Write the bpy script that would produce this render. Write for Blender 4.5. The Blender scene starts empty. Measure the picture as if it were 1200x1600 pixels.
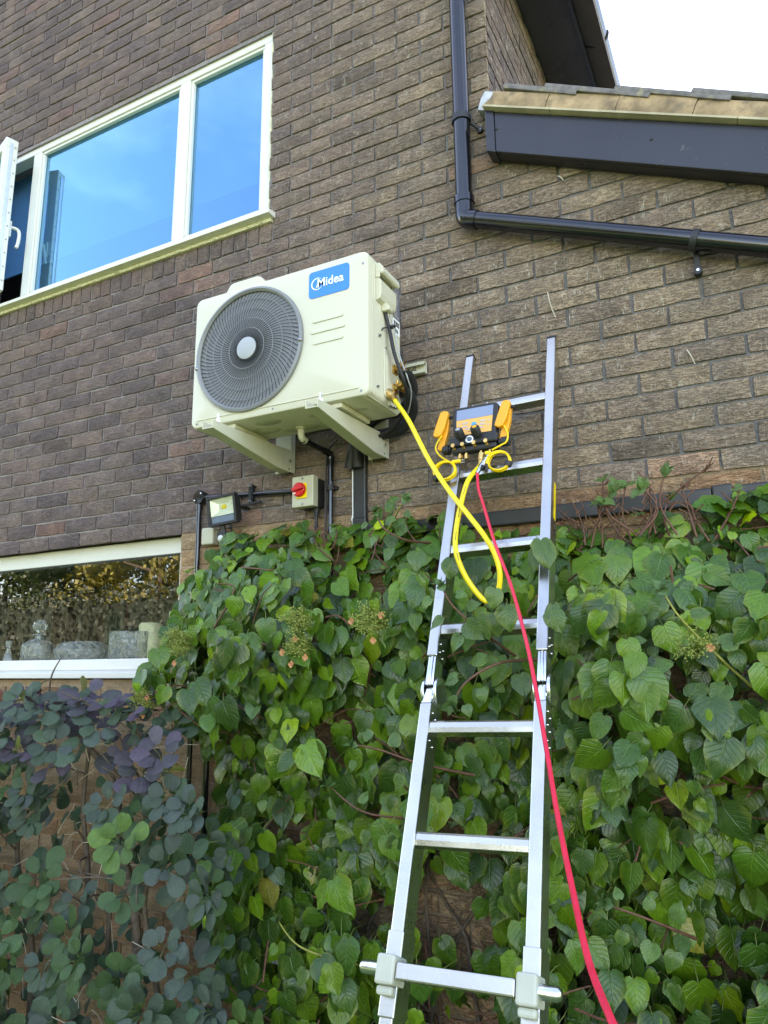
import bpy, bmesh, math, random
import numpy as np
from mathutils import Vector, Matrix, noise as mnoise
random.seed(7); rng = np.random.default_rng(11)
R = math.radians
sc = bpy.context.scene
COL = sc.collection

# ------------------------------------------------------------------ camera
cd = bpy.data.cameras.new('camera'); cam = bpy.data.objects.new('camera', cd); COL.objects.link(cam)
cd.sensor_fit = 'AUTO'; cd.sensor_width = 36.0; cd.lens = 1135.36 / 1600 * 36
cd.clip_start = 0.05; cd.clip_end = 600
CAM = Vector((3.4445, -2.4756, 1.7071))
rx = Vector((0.88758, 0.46054, -0.00999)); dn = Vector((-0.10380, 0.17884, -0.97839)); fw = Vector((-0.44880, 0.86944, 0.20654))
Mc = Matrix((( rx.x, -dn.x, -fw.x, CAM.x), (rx.y, -dn.y, -fw.y, CAM.y), (rx.z, -dn.z, -fw.z, CAM.z), (0, 0, 0, 1)))
cam.matrix_world = Mc
sc.camera = cam

# ------------------------------------------------------------------ sky, sun, exposure
SUN_EL = R(36); SUN_AZ = R(-31)            # azimuth from +Y, negative = towards -X (behind the house)
w = bpy.data.worlds.new('World'); sc.world = w; w.use_nodes = True
nt = w.node_tree; nt.nodes.clear()
sky = nt.nodes.new('ShaderNodeTexSky'); sky.sky_type = 'NISHITA'; sky.sun_disc = False
sky.sun_elevation = SUN_EL; sky.sun_rotation = SUN_AZ
sky.air_density = 1.0; sky.dust_density = .5; sky.ozone_density = 2.0
bg = nt.nodes.new('ShaderNodeBackground'); bg.inputs[1].default_value = 0.14
wo = nt.nodes.new('ShaderNodeOutputWorld')
tcw = nt.nodes.new('ShaderNodeTexCoord'); mpw = nt.nodes.new('ShaderNodeMapping'); mpw.inputs[3].default_value = (1, 1, 2.4); mpw.inputs[1].default_value = (.3, .7, 0)
nz = nt.nodes.new('ShaderNodeTexNoise'); nz.inputs['Scale'].default_value = 2.2; nz.inputs['Detail'].default_value = 6; nz.inputs['Roughness'].default_value = .6
mrw = nt.nodes.new('ShaderNodeMapRange'); mrw.inputs[1].default_value = .48; mrw.inputs[2].default_value = .80; mrw.inputs[4].default_value = .35
mxw = nt.nodes.new('ShaderNodeMix'); mxw.data_type = 'RGBA'; mxw.inputs[7].default_value = (5.2, 5.4, 5.8, 1)
nt.links.new(tcw.outputs['Generated'], mpw.inputs[0]); nt.links.new(mpw.outputs[0], nz.inputs['Vector']); nt.links.new(nz.outputs['Fac'], mrw.inputs[0])
nt.links.new(mrw.outputs[0], mxw.inputs[0]); nt.links.new(sky.outputs[0], mxw.inputs[6]); nt.links.new(mxw.outputs[2], bg.inputs[0]); nt.links.new(bg.outputs[0], wo.inputs[0])
sd = bpy.data.lights.new('sun', 'SUN'); sd.energy = 4.5; sd.angle = R(0.5); sd.color = (1, .95, .86)
sun = bpy.data.objects.new('sun', sd); COL.objects.link(sun)
sdir = Vector((math.sin(SUN_AZ) * math.cos(SUN_EL), math.cos(SUN_AZ) * math.cos(SUN_EL), math.sin(SUN_EL)))
sun.rotation_euler = sdir.to_track_quat('Z', 'Y').to_euler(); sun.location = (0, 0, 20)
vs = sc.view_settings
vs.view_transform = 'Standard'; vs.look = 'None'; vs.gamma = 1; vs.use_curve_mapping = False
vs.exposure = 2.9
vs.use_white_balance = True; vs.white_balance_temperature = 8000; vs.white_balance_tint = 18

# ------------------------------------------------------------------ materials
class N:
    def __init__(s, name):
        s.m = bpy.data.materials.new(name); s.m.use_nodes = True; s.t = s.m.node_tree
        s.b = s.t.nodes['Principled BSDF']; s.o = s.t.nodes['Material Output']
    def n(s, typ, **k):
        x = s.t.nodes.new('ShaderNode' + typ)
        for a, v in k.items(): setattr(x, a, v)
        return x
    def l(s, a, b): s.t.links.new(a, b)
    def val(s, sock, v):
        if isinstance(v, (int, float)): sock.default_value = v
        elif isinstance(v, tuple): sock.default_value = (*v, 1) if len(v) == 3 and sock.type == 'RGBA' else v
        else: s.l(v, sock)
    def math(s, op, a, b=0.0, c=0.0, clamp=False):
        x = s.n('Math', operation=op, use_clamp=clamp)
        s.val(x.inputs[0], a); s.val(x.inputs[1], b); s.val(x.inputs[2], c)
        return x.outputs[0]
    def mix(s, f, a, b, mode='MIX'):
        x = s.n('Mix', data_type='RGBA', blend_type=mode)
        s.val(x.inputs[0], f); s.val(x.inputs[6], a); s.val(x.inputs[7], b)
        return x.outputs[2]
    def pos(s, scale=(1, 1, 1)):
        g = s.n('NewGeometry'); mp = s.n('Mapping'); s.l(g.outputs['Position'], mp.inputs[0]); mp.inputs[3].default_value = scale
        return mp.outputs[0]
    def noise(s, vec, scale, detail=3, rough=.55, dist=0):
        x = s.n('TexNoise'); s.l(vec, x.inputs['Vector']); x.inputs['Scale'].default_value = scale
        x.inputs['Detail'].default_value = detail; x.inputs['Roughness'].default_value = rough; x.inputs['Distortion'].default_value = dist
        return x.outputs['Fac']
    def ramp(s, f, a, b):
        x = s.n('MapRange', clamp=True); s.val(x.inputs[0], f); x.inputs[1].default_value = a; x.inputs[2].default_value = b
        return x.outputs[0]
    def bump(s, h, strength=.5, dist=.003, prev=None):
        x = s.n('Bump'); x.inputs['Strength'].default_value = strength; x.inputs['Distance'].default_value = dist
        s.l(h, x.inputs['Height'])
        if prev is not None: s.l(prev, x.inputs['Normal'])
        return x.outputs[0]
    def set(s, col=None, rough=None, metal=None, spec=None, normal=None):
        if col is not None: s.val(s.b.inputs['Base Color'], col)
        if rough is not None: s.val(s.b.inputs['Roughness'], rough)
        if metal is not None: s.val(s.b.inputs['Metallic'], metal)
        if spec is not None: s.val(s.b.inputs['Specular IOR Level'], spec)
        if normal is not None: s.l(normal, s.b.inputs['Normal'])
        return s.m

def plain(name, col, rough=.5, metal=0., spec=.5, var=.12, vscale=14, bump=0., bscale=120, dirt=None):
    a = N(name); p = a.pos()
    f = a.noise(p, vscale, 4)
    c = a.mix(a.ramp(f, .3, .7), tuple(x * (1 - var) for x in col), tuple(min(1, x * (1 + var)) for x in col))
    if dirt:
        d = a.ramp(a.noise(p, dirt[1], 6, .65), dirt[2], dirt[3])
        c = a.mix(d, c, dirt[0])
    r = a.math('ADD', a.math('MULTIPLY', a.math('SUBTRACT', f, .5), .25), rough, clamp=True)
    nm = a.bump(a.noise(p, bscale, 3), bump, .002) if bump else None
    return a.set(c, r, metal, spec, nm)

def tinted(a):          # object colour times the per-piece tint stored in the mesh
    oi = a.n('ObjectInfo'); at = a.n('Attribute', attribute_name='tint')
    return a.mix(1.0, oi.outputs['Color'], at.outputs['Color'], 'MULTIPLY')

def brick_material(name):
    a = N(name); p = a.pos()
    base = tinted(a)
    big = a.noise(p, 9, 4); fine = a.noise(p, 160, 4, .7)
    c = a.mix(a.ramp(big, .32, .7), a.mix(1., base, (.8, .8, .82), 'MULTIPLY'), a.mix(1., base, (1.22, 1.17, 1.1), 'MULTIPLY'))
    c = a.mix(a.ramp(fine, .35, .75), a.mix(1., c, (.72, .72, .74), 'MULTIPLY'), a.mix(1., c, (1.2, 1.2, 1.2), 'MULTIPLY'))
    # dragged, rippled face of a rustic wire-cut brick
    drag = a.noise(a.pos((30, 30, 150)), 1, 3, .6, 1.6)
    dr = a.ramp(drag, .36, .54)
    pit = a.ramp(a.noise(p, 95, 2, .5, .5), .25, .40)
    gx = a.n('SeparateXYZ'); g = a.n('NewGeometry'); a.l(g.outputs['Position'], gx.inputs[0])
    ripple = a.math('ADD', .22, a.math('MULTIPLY', a.ramp(gx.outputs[0], .8, 2.6), .36))
    c = a.mix(a.math('MULTIPLY', a.math('SUBTRACT', 1., dr), ripple), c, a.mix(1., c, (.3, .29, .3), 'MULTIPLY'))
    c = a.mix(a.math('MULTIPLY', a.math('SUBTRACT', 1., pit), .5), c, a.mix(1., c, (.25, .25, .25), 'MULTIPLY'))
    # pale traces left by old climber roots: thin broken squiggles running up the wall
    v = a.noise(a.pos((60, 60, 11)), 1, 2, .5, .7)
    line = a.math('SUBTRACT', 1., a.ramp(a.math('ABSOLUTE', a.math('SUBTRACT', v, .5)), .006, .024))
    brk = a.ramp(a.noise(a.pos((30, 30, 22)), 1, 3), .50, .58)
    old = a.ramp(a.noise(a.pos((.9, .9, .9)), 1, 2), .35, .6)
    reach = a.ramp(gx.outputs[0], .4, 1.9)
    m = a.math('MULTIPLY', a.math('MULTIPLY', line, brk), a.math('MULTIPLY', a.math('ADD', a.math('MULTIPLY', old, .5), .5), reach))
    c = a.mix(a.math('MULTIPLY', m, .8), c, (.46, .42, .33))
    # grey-green weathering film
    film = a.ramp(a.noise(p, 2.2, 5, .6), .5, .78)
    c = a.mix(a.math('MULTIPLY', film, .3), c, (.24, .20, .14))
    h = a.math('ADD', a.math('MULTIPLY', dr, 1.0), a.math('ADD', a.math('MULTIPLY', pit, .6), a.math('MULTIPLY', fine, .8)))
    return a.set(c, .93, 0, .25, a.bump(h, .85, .0035))

def mortar_material(name, col):
    a = N(name); p = a.pos()
    f = a.noise(p, 60, 4, .7); g = a.noise(p, 3, 3)
    c = a.mix(a.ramp(f, .3, .75), tuple(x * .7 for x in col), tuple(x * 1.25 for x in col))
    c = a.mix(a.ramp(g, .4, .7), c, a.mix(1., c, (.8, .78, .76), 'MULTIPLY'))
    gx = a.n('SeparateXYZ'); gg = a.n('NewGeometry'); a.l(gg.outputs['Position'], gx.inputs[0])
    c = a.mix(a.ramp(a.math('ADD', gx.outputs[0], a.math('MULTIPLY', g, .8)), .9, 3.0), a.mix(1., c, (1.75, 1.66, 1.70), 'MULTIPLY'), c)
    return a.set(c, .95, 0, .2, a.bump(f, .8, .004))

def leaf_material(name, vein, rim, edge=True, rough=.30, veinw=.5, trans=.10):
    a = N(name)
    base = tinted(a)
    uv = a.n('UVMap'); sp = a.n('SeparateXYZ'); a.l(uv.outputs[0], sp.inputs[0])
    u = a.math('ABSOLUTE', sp.outputs[0]); v = sp.outputs[1]
    mid = a.math('SUBTRACT', 1., a.ramp(u, .015, .06))
    ph = a.math('FRACT', a.math('MULTIPLY', a.math('SUBTRACT', v, a.math('MULTIPLY', u, .34)), 6.5))
    lat = a.math('SUBTRACT', 1., a.ramp(a.math('ABSOLUTE', a.math('SUBTRACT', ph, .5)), .03, .13))
    vn = a.math('MAXIMUM', mid, a.math('MULTIPLY', lat, .6))
    p = a.pos(); mott = a.noise(p, 55, 4, .6); patch = a.noise(p, 6, 2)
    c = a.mix(a.ramp(mott, .3, .7), a.mix(1., base, (.8, .82, .8), 'MULTIPLY'), a.mix(1., base, (1.2, 1.18, 1.15), 'MULTIPLY'))
    c = a.mix(a.math('MULTIPLY', vn, veinw), c, a.mix(1., c, vein, 'MULTIPLY'))
    if edge:
        e = a.math('MULTIPLY', a.ramp(u, .55, 1.0), a.ramp(patch, .46, .66))
        c = a.mix(a.math('MULTIPLY', e, .55), c, rim)
        sp2 = a.ramp(a.noise(p, 130, 2), .70, .76)
        c = a.mix(a.math('MULTIPLY', sp2, a.math('MULTIPLY', a.ramp(patch, .5, .7), .8)), c, (.10, .055, .02))
    h = a.math('SUBTRACT', mott, a.math('MULTIPLY', vn, .9))
    nm = a.bump(h, .5, .0025)
    a.set(c, a.math('ADD', a.math('MULTIPLY', mott, .2), rough - .1), 0, .42, nm)
    tr = a.n('BsdfTranslucent'); a.l(a.mix(1., c, (1.5, 1.6, .7), 'MULTIPLY'), tr.inputs[0]); a.l(nm, tr.inputs[1])
    mx = a.n('MixShader'); mx.inputs[0].default_value = trans
    a.l(a.b.outputs[0], mx.inputs[1]); a.l(tr.outputs[0], mx.inputs[2]); a.l(mx.outputs[0], a.o.inputs[0])
    return a.m

def glass_material(name, base, tint, refl_tint=(1, 1, 1), k=1.6):
    a = N(name); a.t.nodes.remove(a.b)
    t = a.n('BsdfTransparent'); t.inputs[0].default_value = (*tint, 1)
    g = a.n('BsdfGlossy'); g.inputs['Roughness'].default_value = 0.0; g.inputs[0].default_value = (*refl_tint, 1)
    
    fr = a.n('Fresnel'); fr.inputs[0].default_value = 1.5
    f = a.math('ADD', a.math('MULTIPLY', fr.outputs[0], k), base, clamp=True)
    f = a.math('MULTIPLY', f, a.math('SUBTRACT', 1., a.n('NewGeometry').outputs['Backfacing']))
    mx = a.n('MixShader'); a.l(f, mx.inputs[0]); a.l(t.outputs[0], mx.inputs[1]); a.l(g.outputs[0], mx.inputs[2]); a.l(mx.outputs[0], a.o.inputs[0])
    return a.m

def clear_glass(name, pattern=0):
    a = N(name); a.set((.95, .97, .96), .02)
    a.b.inputs['Transmission Weight'].default_value = 1.0; a.b.inputs['IOR'].default_value = 1.52
    if pattern:
        tc = a.n('TexCoord'); vo = a.n('TexVoronoi'); vo.inputs['Scale'].default_value = pattern
        a.l(a.pos(), vo.inputs['Vector']); vo.feature = 'F1'; vo.distance = 'MANHATTAN'; bp = a.bump(vo.outputs['Distance'], .6, .006); a.l(bp, a.b.inputs['Normal'])
    df = a.n('BsdfDiffuse'); df.inputs[0].default_value = (.75, .78, .76, 1); a.l(bp, df.inputs['Normal']) if pattern else None; mx = a.n('MixShader'); mx.inputs[0].default_value = .16
    a.l(a.b.outputs[0], mx.inputs[1]); a.l(df.outputs[0], mx.inputs[2]); a.l(mx.outputs[0], a.o.inputs[0])
    return a.m

M = {}
M['brick'] = brick_material('rustic_brick')
M['mortar'] = mortar_material('grey_mortar', (.165, .155, .15))
M['mortar_buff'] = mortar_material('brown_mortar', (.24, .18, .12))
M['upvc'] = plain('white_plastic_frame', (.66, .65, .585), .32, var=.03, vscale=5)
M['sealant'] = plain('sealant', (.56, .53, .34), .6, var=.2, vscale=60, bump=.6)
M['black'] = plain('black_plastic', (.006, .006, .009), .13, spec=.7, var=.2, dirt=((.10, .10, .095), 30, .66, .78))
M['trunk'] = plain('trunking_plastic', (.018, .018, .017), .42, var=.2, dirt=((.10, .10, .09), 30, .64, .78))
M['blackmatt'] = plain('black_rubber', (.016, .016, .018), .55, var=.2)
M['barge'] = plain('dark_board', (.020, .020, .026), .3, var=.12, vscale=5, dirt=((.16, .15, .14), 22, .66, .8))
M['cream'] = plain('cream_painted_steel', (.60, .575, .445), .33, spec=.5, var=.02, vscale=3)
M['creamdirty'] = plain('cream_pressed_tray', (.52, .50, .36), .5, var=.15, vscale=16, bump=.5, bscale=14)
M['bracket'] = plain('cream_bracket_paint', (.56, .54, .41), .38, var=.05)
M['grillering'] = plain('grey_grille_plastic', (.20, .205, .21), .4, var=.05)
M['spoke'] = plain('dark_grille_wire', (.022, .024, .029), .6, spec=.15, var=.05)
M['ringwire'] = plain('grey_grille_wire', (.19, .195, .20), .4, var=.05)
M['hubgrey'] = plain('pale_grey_plastic', (.36, .375, .39), .45, var=.05)
M['fan'] = plain('dark_fan_plastic', (.014, .014, .03), .4)
M['cavity'] = plain('fan_cavity', (.022, .022, .022), .6)
M['logo'] = plain('blue_badge', (.005, .22, .80), .35, var=.02)
M['white'] = plain('white_print', (.85, .85, .85), .4, var=.01)
M['label'] = plain('grey_label', (.14, .15, .19), .5, var=.08, vscale=150)
M['brass'] = plain('brass', (.62, .40, .14), .3, metal=1., var=.2, vscale=40)
M['alu'] = plain('aluminium', (.56, .545, .50), .29, metal=1., var=.08, vscale=10, bump=.15, bscale=60, dirt=((.45, .45, .43), 18, .66, .78))
M['alupolish'] = plain('polished_aluminium', (.72, .74, .76), .22, metal=1., var=.12, vscale=25)
M['sleeve'] = plain('pale_plastic_sleeve', (.44, .45, .36), .5, var=.08)
M['yellowhose'] = plain('yellow_hose', (.86, .66, .02), .35, var=.05, dirt=((.5, .38, .06), 60, .64, .74))
M['yellowcable'] = plain('yellow_cable', (.90, .60, .005), .4, var=.05)
M['redhose'] = plain('red_hose', (.72, .02, .055), .38, var=.07, vscale=30)
M['orange'] = plain('orange_plastic', (.90, .38, .015), .4, var=.04)
M['keypad'] = plain('orange_keypad', (.86, .42, .10), .45, var=.03)
M['button'] = plain('grey_button', (.50, .42, .38), .5)
M['bluebutton'] = plain('blue_button', (.05, .32, .60), .4)
M['chrome'] = plain('chrome', (.75, .75, .74), .2, metal=1.)
M['redknob'] = plain('red_knob', (.62, .012, .012), .3)
M['yellowplate'] = plain('yellow_plate', (.86, .60, .005), .4)
M['greybox'] = plain('pale_grey_box', (.46, .45, .33), .4, var=.03)
M['steelscrew'] = plain('screw_steel', (.3, .3, .3), .35, metal=1.)
M['tilegrey'] = plain('concrete_tile', (.16, .145, .14), .9, var=.3, vscale=40, bump=.7, dirt=((.30, .27, .15), 25, .55, .7))
M['bedding'] = plain('sandy_bedding_mortar', (.34, .235, .135), .92, var=.45, vscale=14, bump=1., bscale=70, dirt=((.17, .13, .09), 16, .5, .68))
M['undercloak'] = plain('undercloak_strip', (.42, .36, .24), .8, var=.2)
M['lead'] = plain('lead_flashing', (.42, .43, .46), .6, var=.2, vscale=30, bump=.5)
M['plaster'] = plain('interior_plaster', (.55, .54, .52), .9)
M['dark'] = plain('dark_interior', (.05, .05, .055), .9)
M['blind'] = plain('blue_blind_fabric', (.045, .17, .36), .8, var=.05)
M['glass'] = glass_material('window_glass', .24, (.72, .84, .90), (.30, .68, 1.0), 3.2)  # sky blue is put into the reflection colour of these panes
M['glasslow'] = glass_material('ground_floor_glass', .03, (.95, .97, .96), (1, 1, 1), 2.2)
M['crystal'] = clear_glass('cut_crystal', 38)
M['clear'] = clear_glass('clear_glass')
M['wax'] = plain('pale_candle_wax', (.62, .60, .36), .6)
M['wood'] = plain('shelf_wood', (.09, .06, .04), .6, var=.3)
M['leaf'] = leaf_material('hydrangea_leaf', (1.55, 1.5, 1.3), (.20, .22, .03))
M['petiole'] = plain('pale_petiole', (.13, .17, .035), .5, var=.2)
M['bushleaf'] = leaf_material('smoke_bush_leaf', (1.5, 1.5, 1.4), (.05, .08, .03), edge=False, rough=.6, veinw=.55, trans=.10)
M['twig'] = plain('red_brown_twig', (.13, .055, .032), .6, var=.35, vscale=60, bump=.4)
M['bark'] = plain('grey_brown_bark', (.11, .08, .055), .85, var=.35, vscale=50, bump=.7)
M['shoot'] = plain('green_shoot', (.26, .26, .05), .5, var=.25, vscale=40)
M['floret'] = plain('spent_floret', (.26, .30, .06), .6, var=.3, vscale=80)
M['sepal'] = plain('dried_sepal', (.48, .20, .08), .7, var=.3, vscale=90)
M['drystem'] = plain('dry_stem', (.50, .44, .32), .8)
M['lawn'] = plain('lawn_grass', (.075, .12, .022), .9, var=.35, vscale=1.5, bump=.8, bscale=30)
M['treeleaf'] = leaf_material('tree_foliage', (1.1, 1.1, 1.0), (.15, .15, .03), edge=False, rough=.6)
M['hedgecore'] = plain('hedge_depth', (.012, .02, .009), .9)
M['roof'] = plain('house_roof', (.10, .085, .08), .9)
M['shadeglass'] = plain('lamp_reflector', (.80, .80, .66), .3, metal=.15)
M['screen'] = plain('dark_screen', (.16, .22, .36), .04, spec=1.0, var=.02)
M['bulb'] = plain('frosted_lens', (.6, .62, .6), .3)

# ------------------------------------------------------------------ mesh helpers
class MB:
    def __init__(s): s.v = []; s.f = []; s.m = []; s.mat = 0
    def add(s, vs, fs, T=None):
        o = len(s.v)
        for p in vs: s.v.append(tuple(T @ Vector(p)) if T is not None else tuple(p))
        for f in fs: s.f.append(tuple(i + o for i in f)); s.m.append(s.mat)
        return s
    def box(s, x0, y0, z0, x1, y1, z1, T=None):
        v = [(x, y, z) for x in (x0, x1) for y in (y0, y1) for z in (z0, z1)]
        return s.add(v, [(0, 1, 3, 2), (4, 6, 7, 5), (0, 4, 5, 1), (2, 3, 7, 6), (0, 2, 6, 4), (1, 5, 7, 3)], T)
    def prism(s, poly, a, b, T=None, axis='y'):   # polygon (two coords) extruded along an axis
        n = len(poly)
        mk = {'y': lambda p, t: (p[0], t, p[1]), 'x': lambda p, t: (t, p[0], p[1]), 'z': lambda p, t: (p[0], p[1], t)}[axis]
        v = [mk(p, a) for p in poly] + [mk(p, b) for p in poly]
        f = [tuple(range(n - 1, -1, -1)), tuple(range(n, 2 * n))] + [(i, (i + 1) % n, n + (i + 1) % n, n + i) for i in range(n)]
        return s.add(v, f, T)
    def tube(s, pts, r, seg=8, caps=True, closed=False, T=None):
        P = [Vector(p) for p in pts]; n = len(P); rr = r if isinstance(r, (list, tuple)) else [r] * n
        tan = []
        for i in range(n):
            if closed: t = P[(i + 1) % n] - P[i - 1]
            else: t = P[min(i + 1, n - 1)] - P[max(i - 1, 0)]
            tan.append(t.normalized() if t.length > 1e-9 else Vector((0, 0, 1)))
        ref = Vector((0, 0, 1)) if abs(tan[0].z) < .9 else Vector((1, 0, 0))
        u = (ref - tan[0] * ref.dot(tan[0])).normalized()
        v = []
        for i in range(n):
            u = (u - tan[i] * u.dot(tan[i]))
            u = u.normalized() if u.length > 1e-6 else tan[i].orthogonal().normalized()
            w_ = tan[i].cross(u)
            for k in range(seg):
                a = 2 * math.pi * k / seg
                v.append(P[i] + (u * math.cos(a) + w_ * math.sin(a)) * rr[i])
        f = []
        for i in range(n if closed else n - 1):
            j = (i + 1) % n
            for k in range(seg): f.append((i * seg + k, i * seg + (k + 1) % seg, j * seg + (k + 1) % seg, j * seg + k))
        if caps and not closed: f.append(tuple(range(seg - 1, -1, -1))); f.append(tuple(range((n - 1) * seg, n * seg)))
        return s.add(v, f, T)
    def cyl(s, p0, p1, r, seg=16, r1=None, T=None): return s.tube([p0, p1], [r, r if r1 is None else r1], seg, T=T)
    def lathe(s, prof, seg=32, T=None, closed=False):   # (radius, z) pairs round local z
        v = []; f = []; n = len(prof)
        for (r, z) in prof:
            for k in range(seg): a = 2 * math.pi * k / seg; v.append((r * math.cos(a), r * math.sin(a), z))
        for i in range(n if closed else n - 1):
            j = (i + 1) % n
            for k in range(seg): f.append((i * seg + k, i * seg + (k + 1) % seg, j * seg + (k + 1) % seg, j * seg + k))
        if not closed:
            if prof[0][0] > 1e-5: f.append(tuple(range(seg - 1, -1, -1)))
            if prof[-1][0] > 1e-5: f.append(tuple(range((n - 1) * seg, n * seg)))
        return s.add(v, f, T)
    def ball(s, c, r, seg=10, rings=6, sc_=(1, 1, 1)):
        pr = [(max(1e-6, math.sin(math.pi * i / rings)) , -math.cos(math.pi * i / rings)) for i in range(rings + 1)]
        T = Matrix.Translation(c) @ Matrix.Diagonal((r * sc_[0], r * sc_[1], r * sc_[2], 1))
        return s.lathe(pr, seg, T)
    def mesh(s, name, mats, smooth=None):
        me = bpy.data.meshes.new(name); me.from_pydata(s.v, [], s.f)
        for m in mats: me.materials.append(M[m] if isinstance(m, str) else m)
        if any(s.m): me.polygons.foreach_set('material_index', s.m)
        if smooth is not None:
            me.polygons.foreach_set('use_smooth', [True] * len(s.f)); me.update()
            me.set_sharp_from_angle(angle=R(smooth))
        me.update(); return me

def put(name, me, parent=None, bevel=0, label=None, kind=None):
    o = bpy.data.objects.new(name, me); COL.objects.link(o)
    if parent is not None:
        o.parent = parent; o.matrix_parent_inverse = Matrix.Translation(-base_of(parent))
    if bevel:
        b = o.modifiers.new('bevel', 'BEVEL'); b.width = bevel; b.segments = 2; b.limit_method = 'ANGLE'; b.angle_limit = R(40)
    if label: o['label'] = label
    if kind: o['kind'] = kind
    return o
BASE = {}
def base_of(o): return BASE.get(o.name, Vector((0, 0, 0)))
def obj(name, mb, mats, parent=None, smooth=None, bevel=0, label=None, kind=None):
    return put(name, mb.mesh(name, mats if isinstance(mats, list) else [mats], smooth), parent, bevel, label, kind)
def thing(name, label, cat, loc, group=None):
    o = bpy.data.objects.new(name, None); COL.objects.link(o); o.location = loc; o.empty_display_size = .1
    BASE[o.name] = Vector(loc); o['label'] = label; o['category'] = cat
    if group: o['group'] = group
    return o
def tag(o, label, cat, group=None):
    o['label'] = label; o['category'] = cat
    if group: o['group'] = group
    return o
def spline(pts, n=8, closed=False):
    P = [Vector(p) for p in pts]; out = []; L = len(P)
    for i in range(L if closed else L - 1):
        if closed: a, b, c, d = P[i - 1], P[i], P[(i + 1) % L], P[(i + 2) % L]
        else: a, b, c, d = P[max(i - 1, 0)], P[i], P[i + 1], P[min(i + 2, L - 1)]
        for k in range(n):
            t = k / n
            out.append(.5 * ((2 * b) + (c - a) * t + (2 * a - 5 * b + 4 * c - d) * t * t + (3 * b - a - 3 * c + d) * t ** 3))
    if not closed: out.append(P[-1])
    return out
def frame(o, x, y, z):
    x, y, z = Vector(x), Vector(y), Vector(z)
    return Matrix(((x.x, y.x, z.x, o[0]), (x.y, y.y, z.y, o[1]), (x.z, y.z, z.z, o[2]), (0, 0, 0, 1)))
def axis_frame(o, z):
    z = Vector(z).normalized(); x = z.orthogonal().normalized(); return frame(o, x, z.cross(x), z)
def project(X, Y, Z):
    d = Vector((X, Y, Z)) - CAM; k = d.dot(fw)
    if k < .05: return (-9e3, -9e3, k)
    return (600 + 1135.36 * d.dot(rx) / k, 800 + 1135.36 * d.dot(dn) / k, k)
def in_poly(x, y, P):
    c = False; j = len(P) - 1
    for i in range(len(P)):
        if (P[i][1] > y) != (P[j][1] > y) and x < (P[j][0] - P[i][0]) * (y - P[i][1]) / (P[j][1] - P[i][1]) + P[i][0]: c = not c
        j = i
    return c
def sstep(a, b, x): t = max(0, min(1, (x - a) / (b - a))); return t * t * (3 - 2 * t)
def tint_attr(me, cols):           # one colour per vertex
    at = me.color_attributes.new('tint', 'FLOAT_COLOR', 'POINT'); at.data.foreach_set('color', np.asarray(cols, dtype=np.float32).ravel())

# ------------------------------------------------------------------ setting: the lawn
mb = MB(); mb.box(-60, -80, -.6, 60, 60, 0)
o = obj('lawn', mb, 'lawn'); o['kind'] = 'structure'

# ------------------------------------------------------------------ the house
house = thing('house', 'two storey brick house with white framed windows and dark trim', 'house', (0, 4, 0))
ROW = .075; Z0 = 2.3
UW = (-.75, 3.757, 1.562, 4.845)           # upper window opening x0 z0 x1 z1
LW = (-1.3, 1.655, 1.118, 2.306)          # lower window opening
XC = 2.665                                 # corner where the two storey part ends
def verge(x): return 3.85 - .465 * (x - 2.673)   # top edge of the barge board
# mortar core, pieced round the two openings
def core(mb, rects):
    for (x0, z0, x1, z1) in rects: mb.box(x0, .010, z0, x1, .24, z1)
up = MB()
core(up, [(-4, 2.318, -.75, 4.96), (-.75, 2.318, 1.562, 3.757), (-.75, 4.83, 1.562, 4.96), (1.562, 2.318, XC - .010, 4.96)])
up.prism([(-4, 4.96), (XC - .010, 4.96), (-.67, 7.25)], .010, .24)
up.prism([(XC - .010, 2.318), (5.4, 2.318), (5.4, verge(5.4) - .1), (XC - .010, verge(XC) - .1)], .010, .24)
obj('wall', up, 'mortar', house)
lo = MB()
core(lo, [(-4, 0, -1.3, 2.318), (-1.3, 0, 1.118, 1.655), (1.118, 0, 5.4, 2.318)])
obj('wall', lo, 'mortar_buff', house, label='buff lower storey wall behind the climber')
sh = MB()
sh.box(XC - .25, .24, 2.318, XC - .010, 8.2, 4.96)      # return wall core
obj('return_wall', sh, 'mortar', house)
sh = MB()
sh.box(-4, .24, 0, -3.76, 8.2, 4.96); sh.box(-3.76, 7.96, 0, XC - .25, 8.2, 4.96); sh.box(-3.76, .24, 2.42, XC - .25, 7.96, 2.62)
sh.box(-3.76, 3.2, 0, XC - .25, 3.3, 2.42); sh.box(-3.76, 3.2, 2.62, XC - .25, 3.3, 4.95); sh.box(XC - .25, .24, 0, XC - .01, 8.2, 2.318)
sh.box(-3.76, .25, 4.9, XC - .25, 7.96, 4.955)
obj('interior_wall', sh, 'plaster', house)
rf = MB()
for s_ in (1, -1):
    e = -.67 + s_ * 3.68; t = .13
    rf.prism([(-.67, 7.28), (e, 4.93), (e, 4.93 + t), (-.67, 7.28 + t)] if s_ > 0 else [(-.67, 7.28 + t), (e, 4.93 + t), (e, 4.93), (-.67, 7.28)], -.12, 8.4)
obj('roof', rf, 'roof', house)

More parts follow.
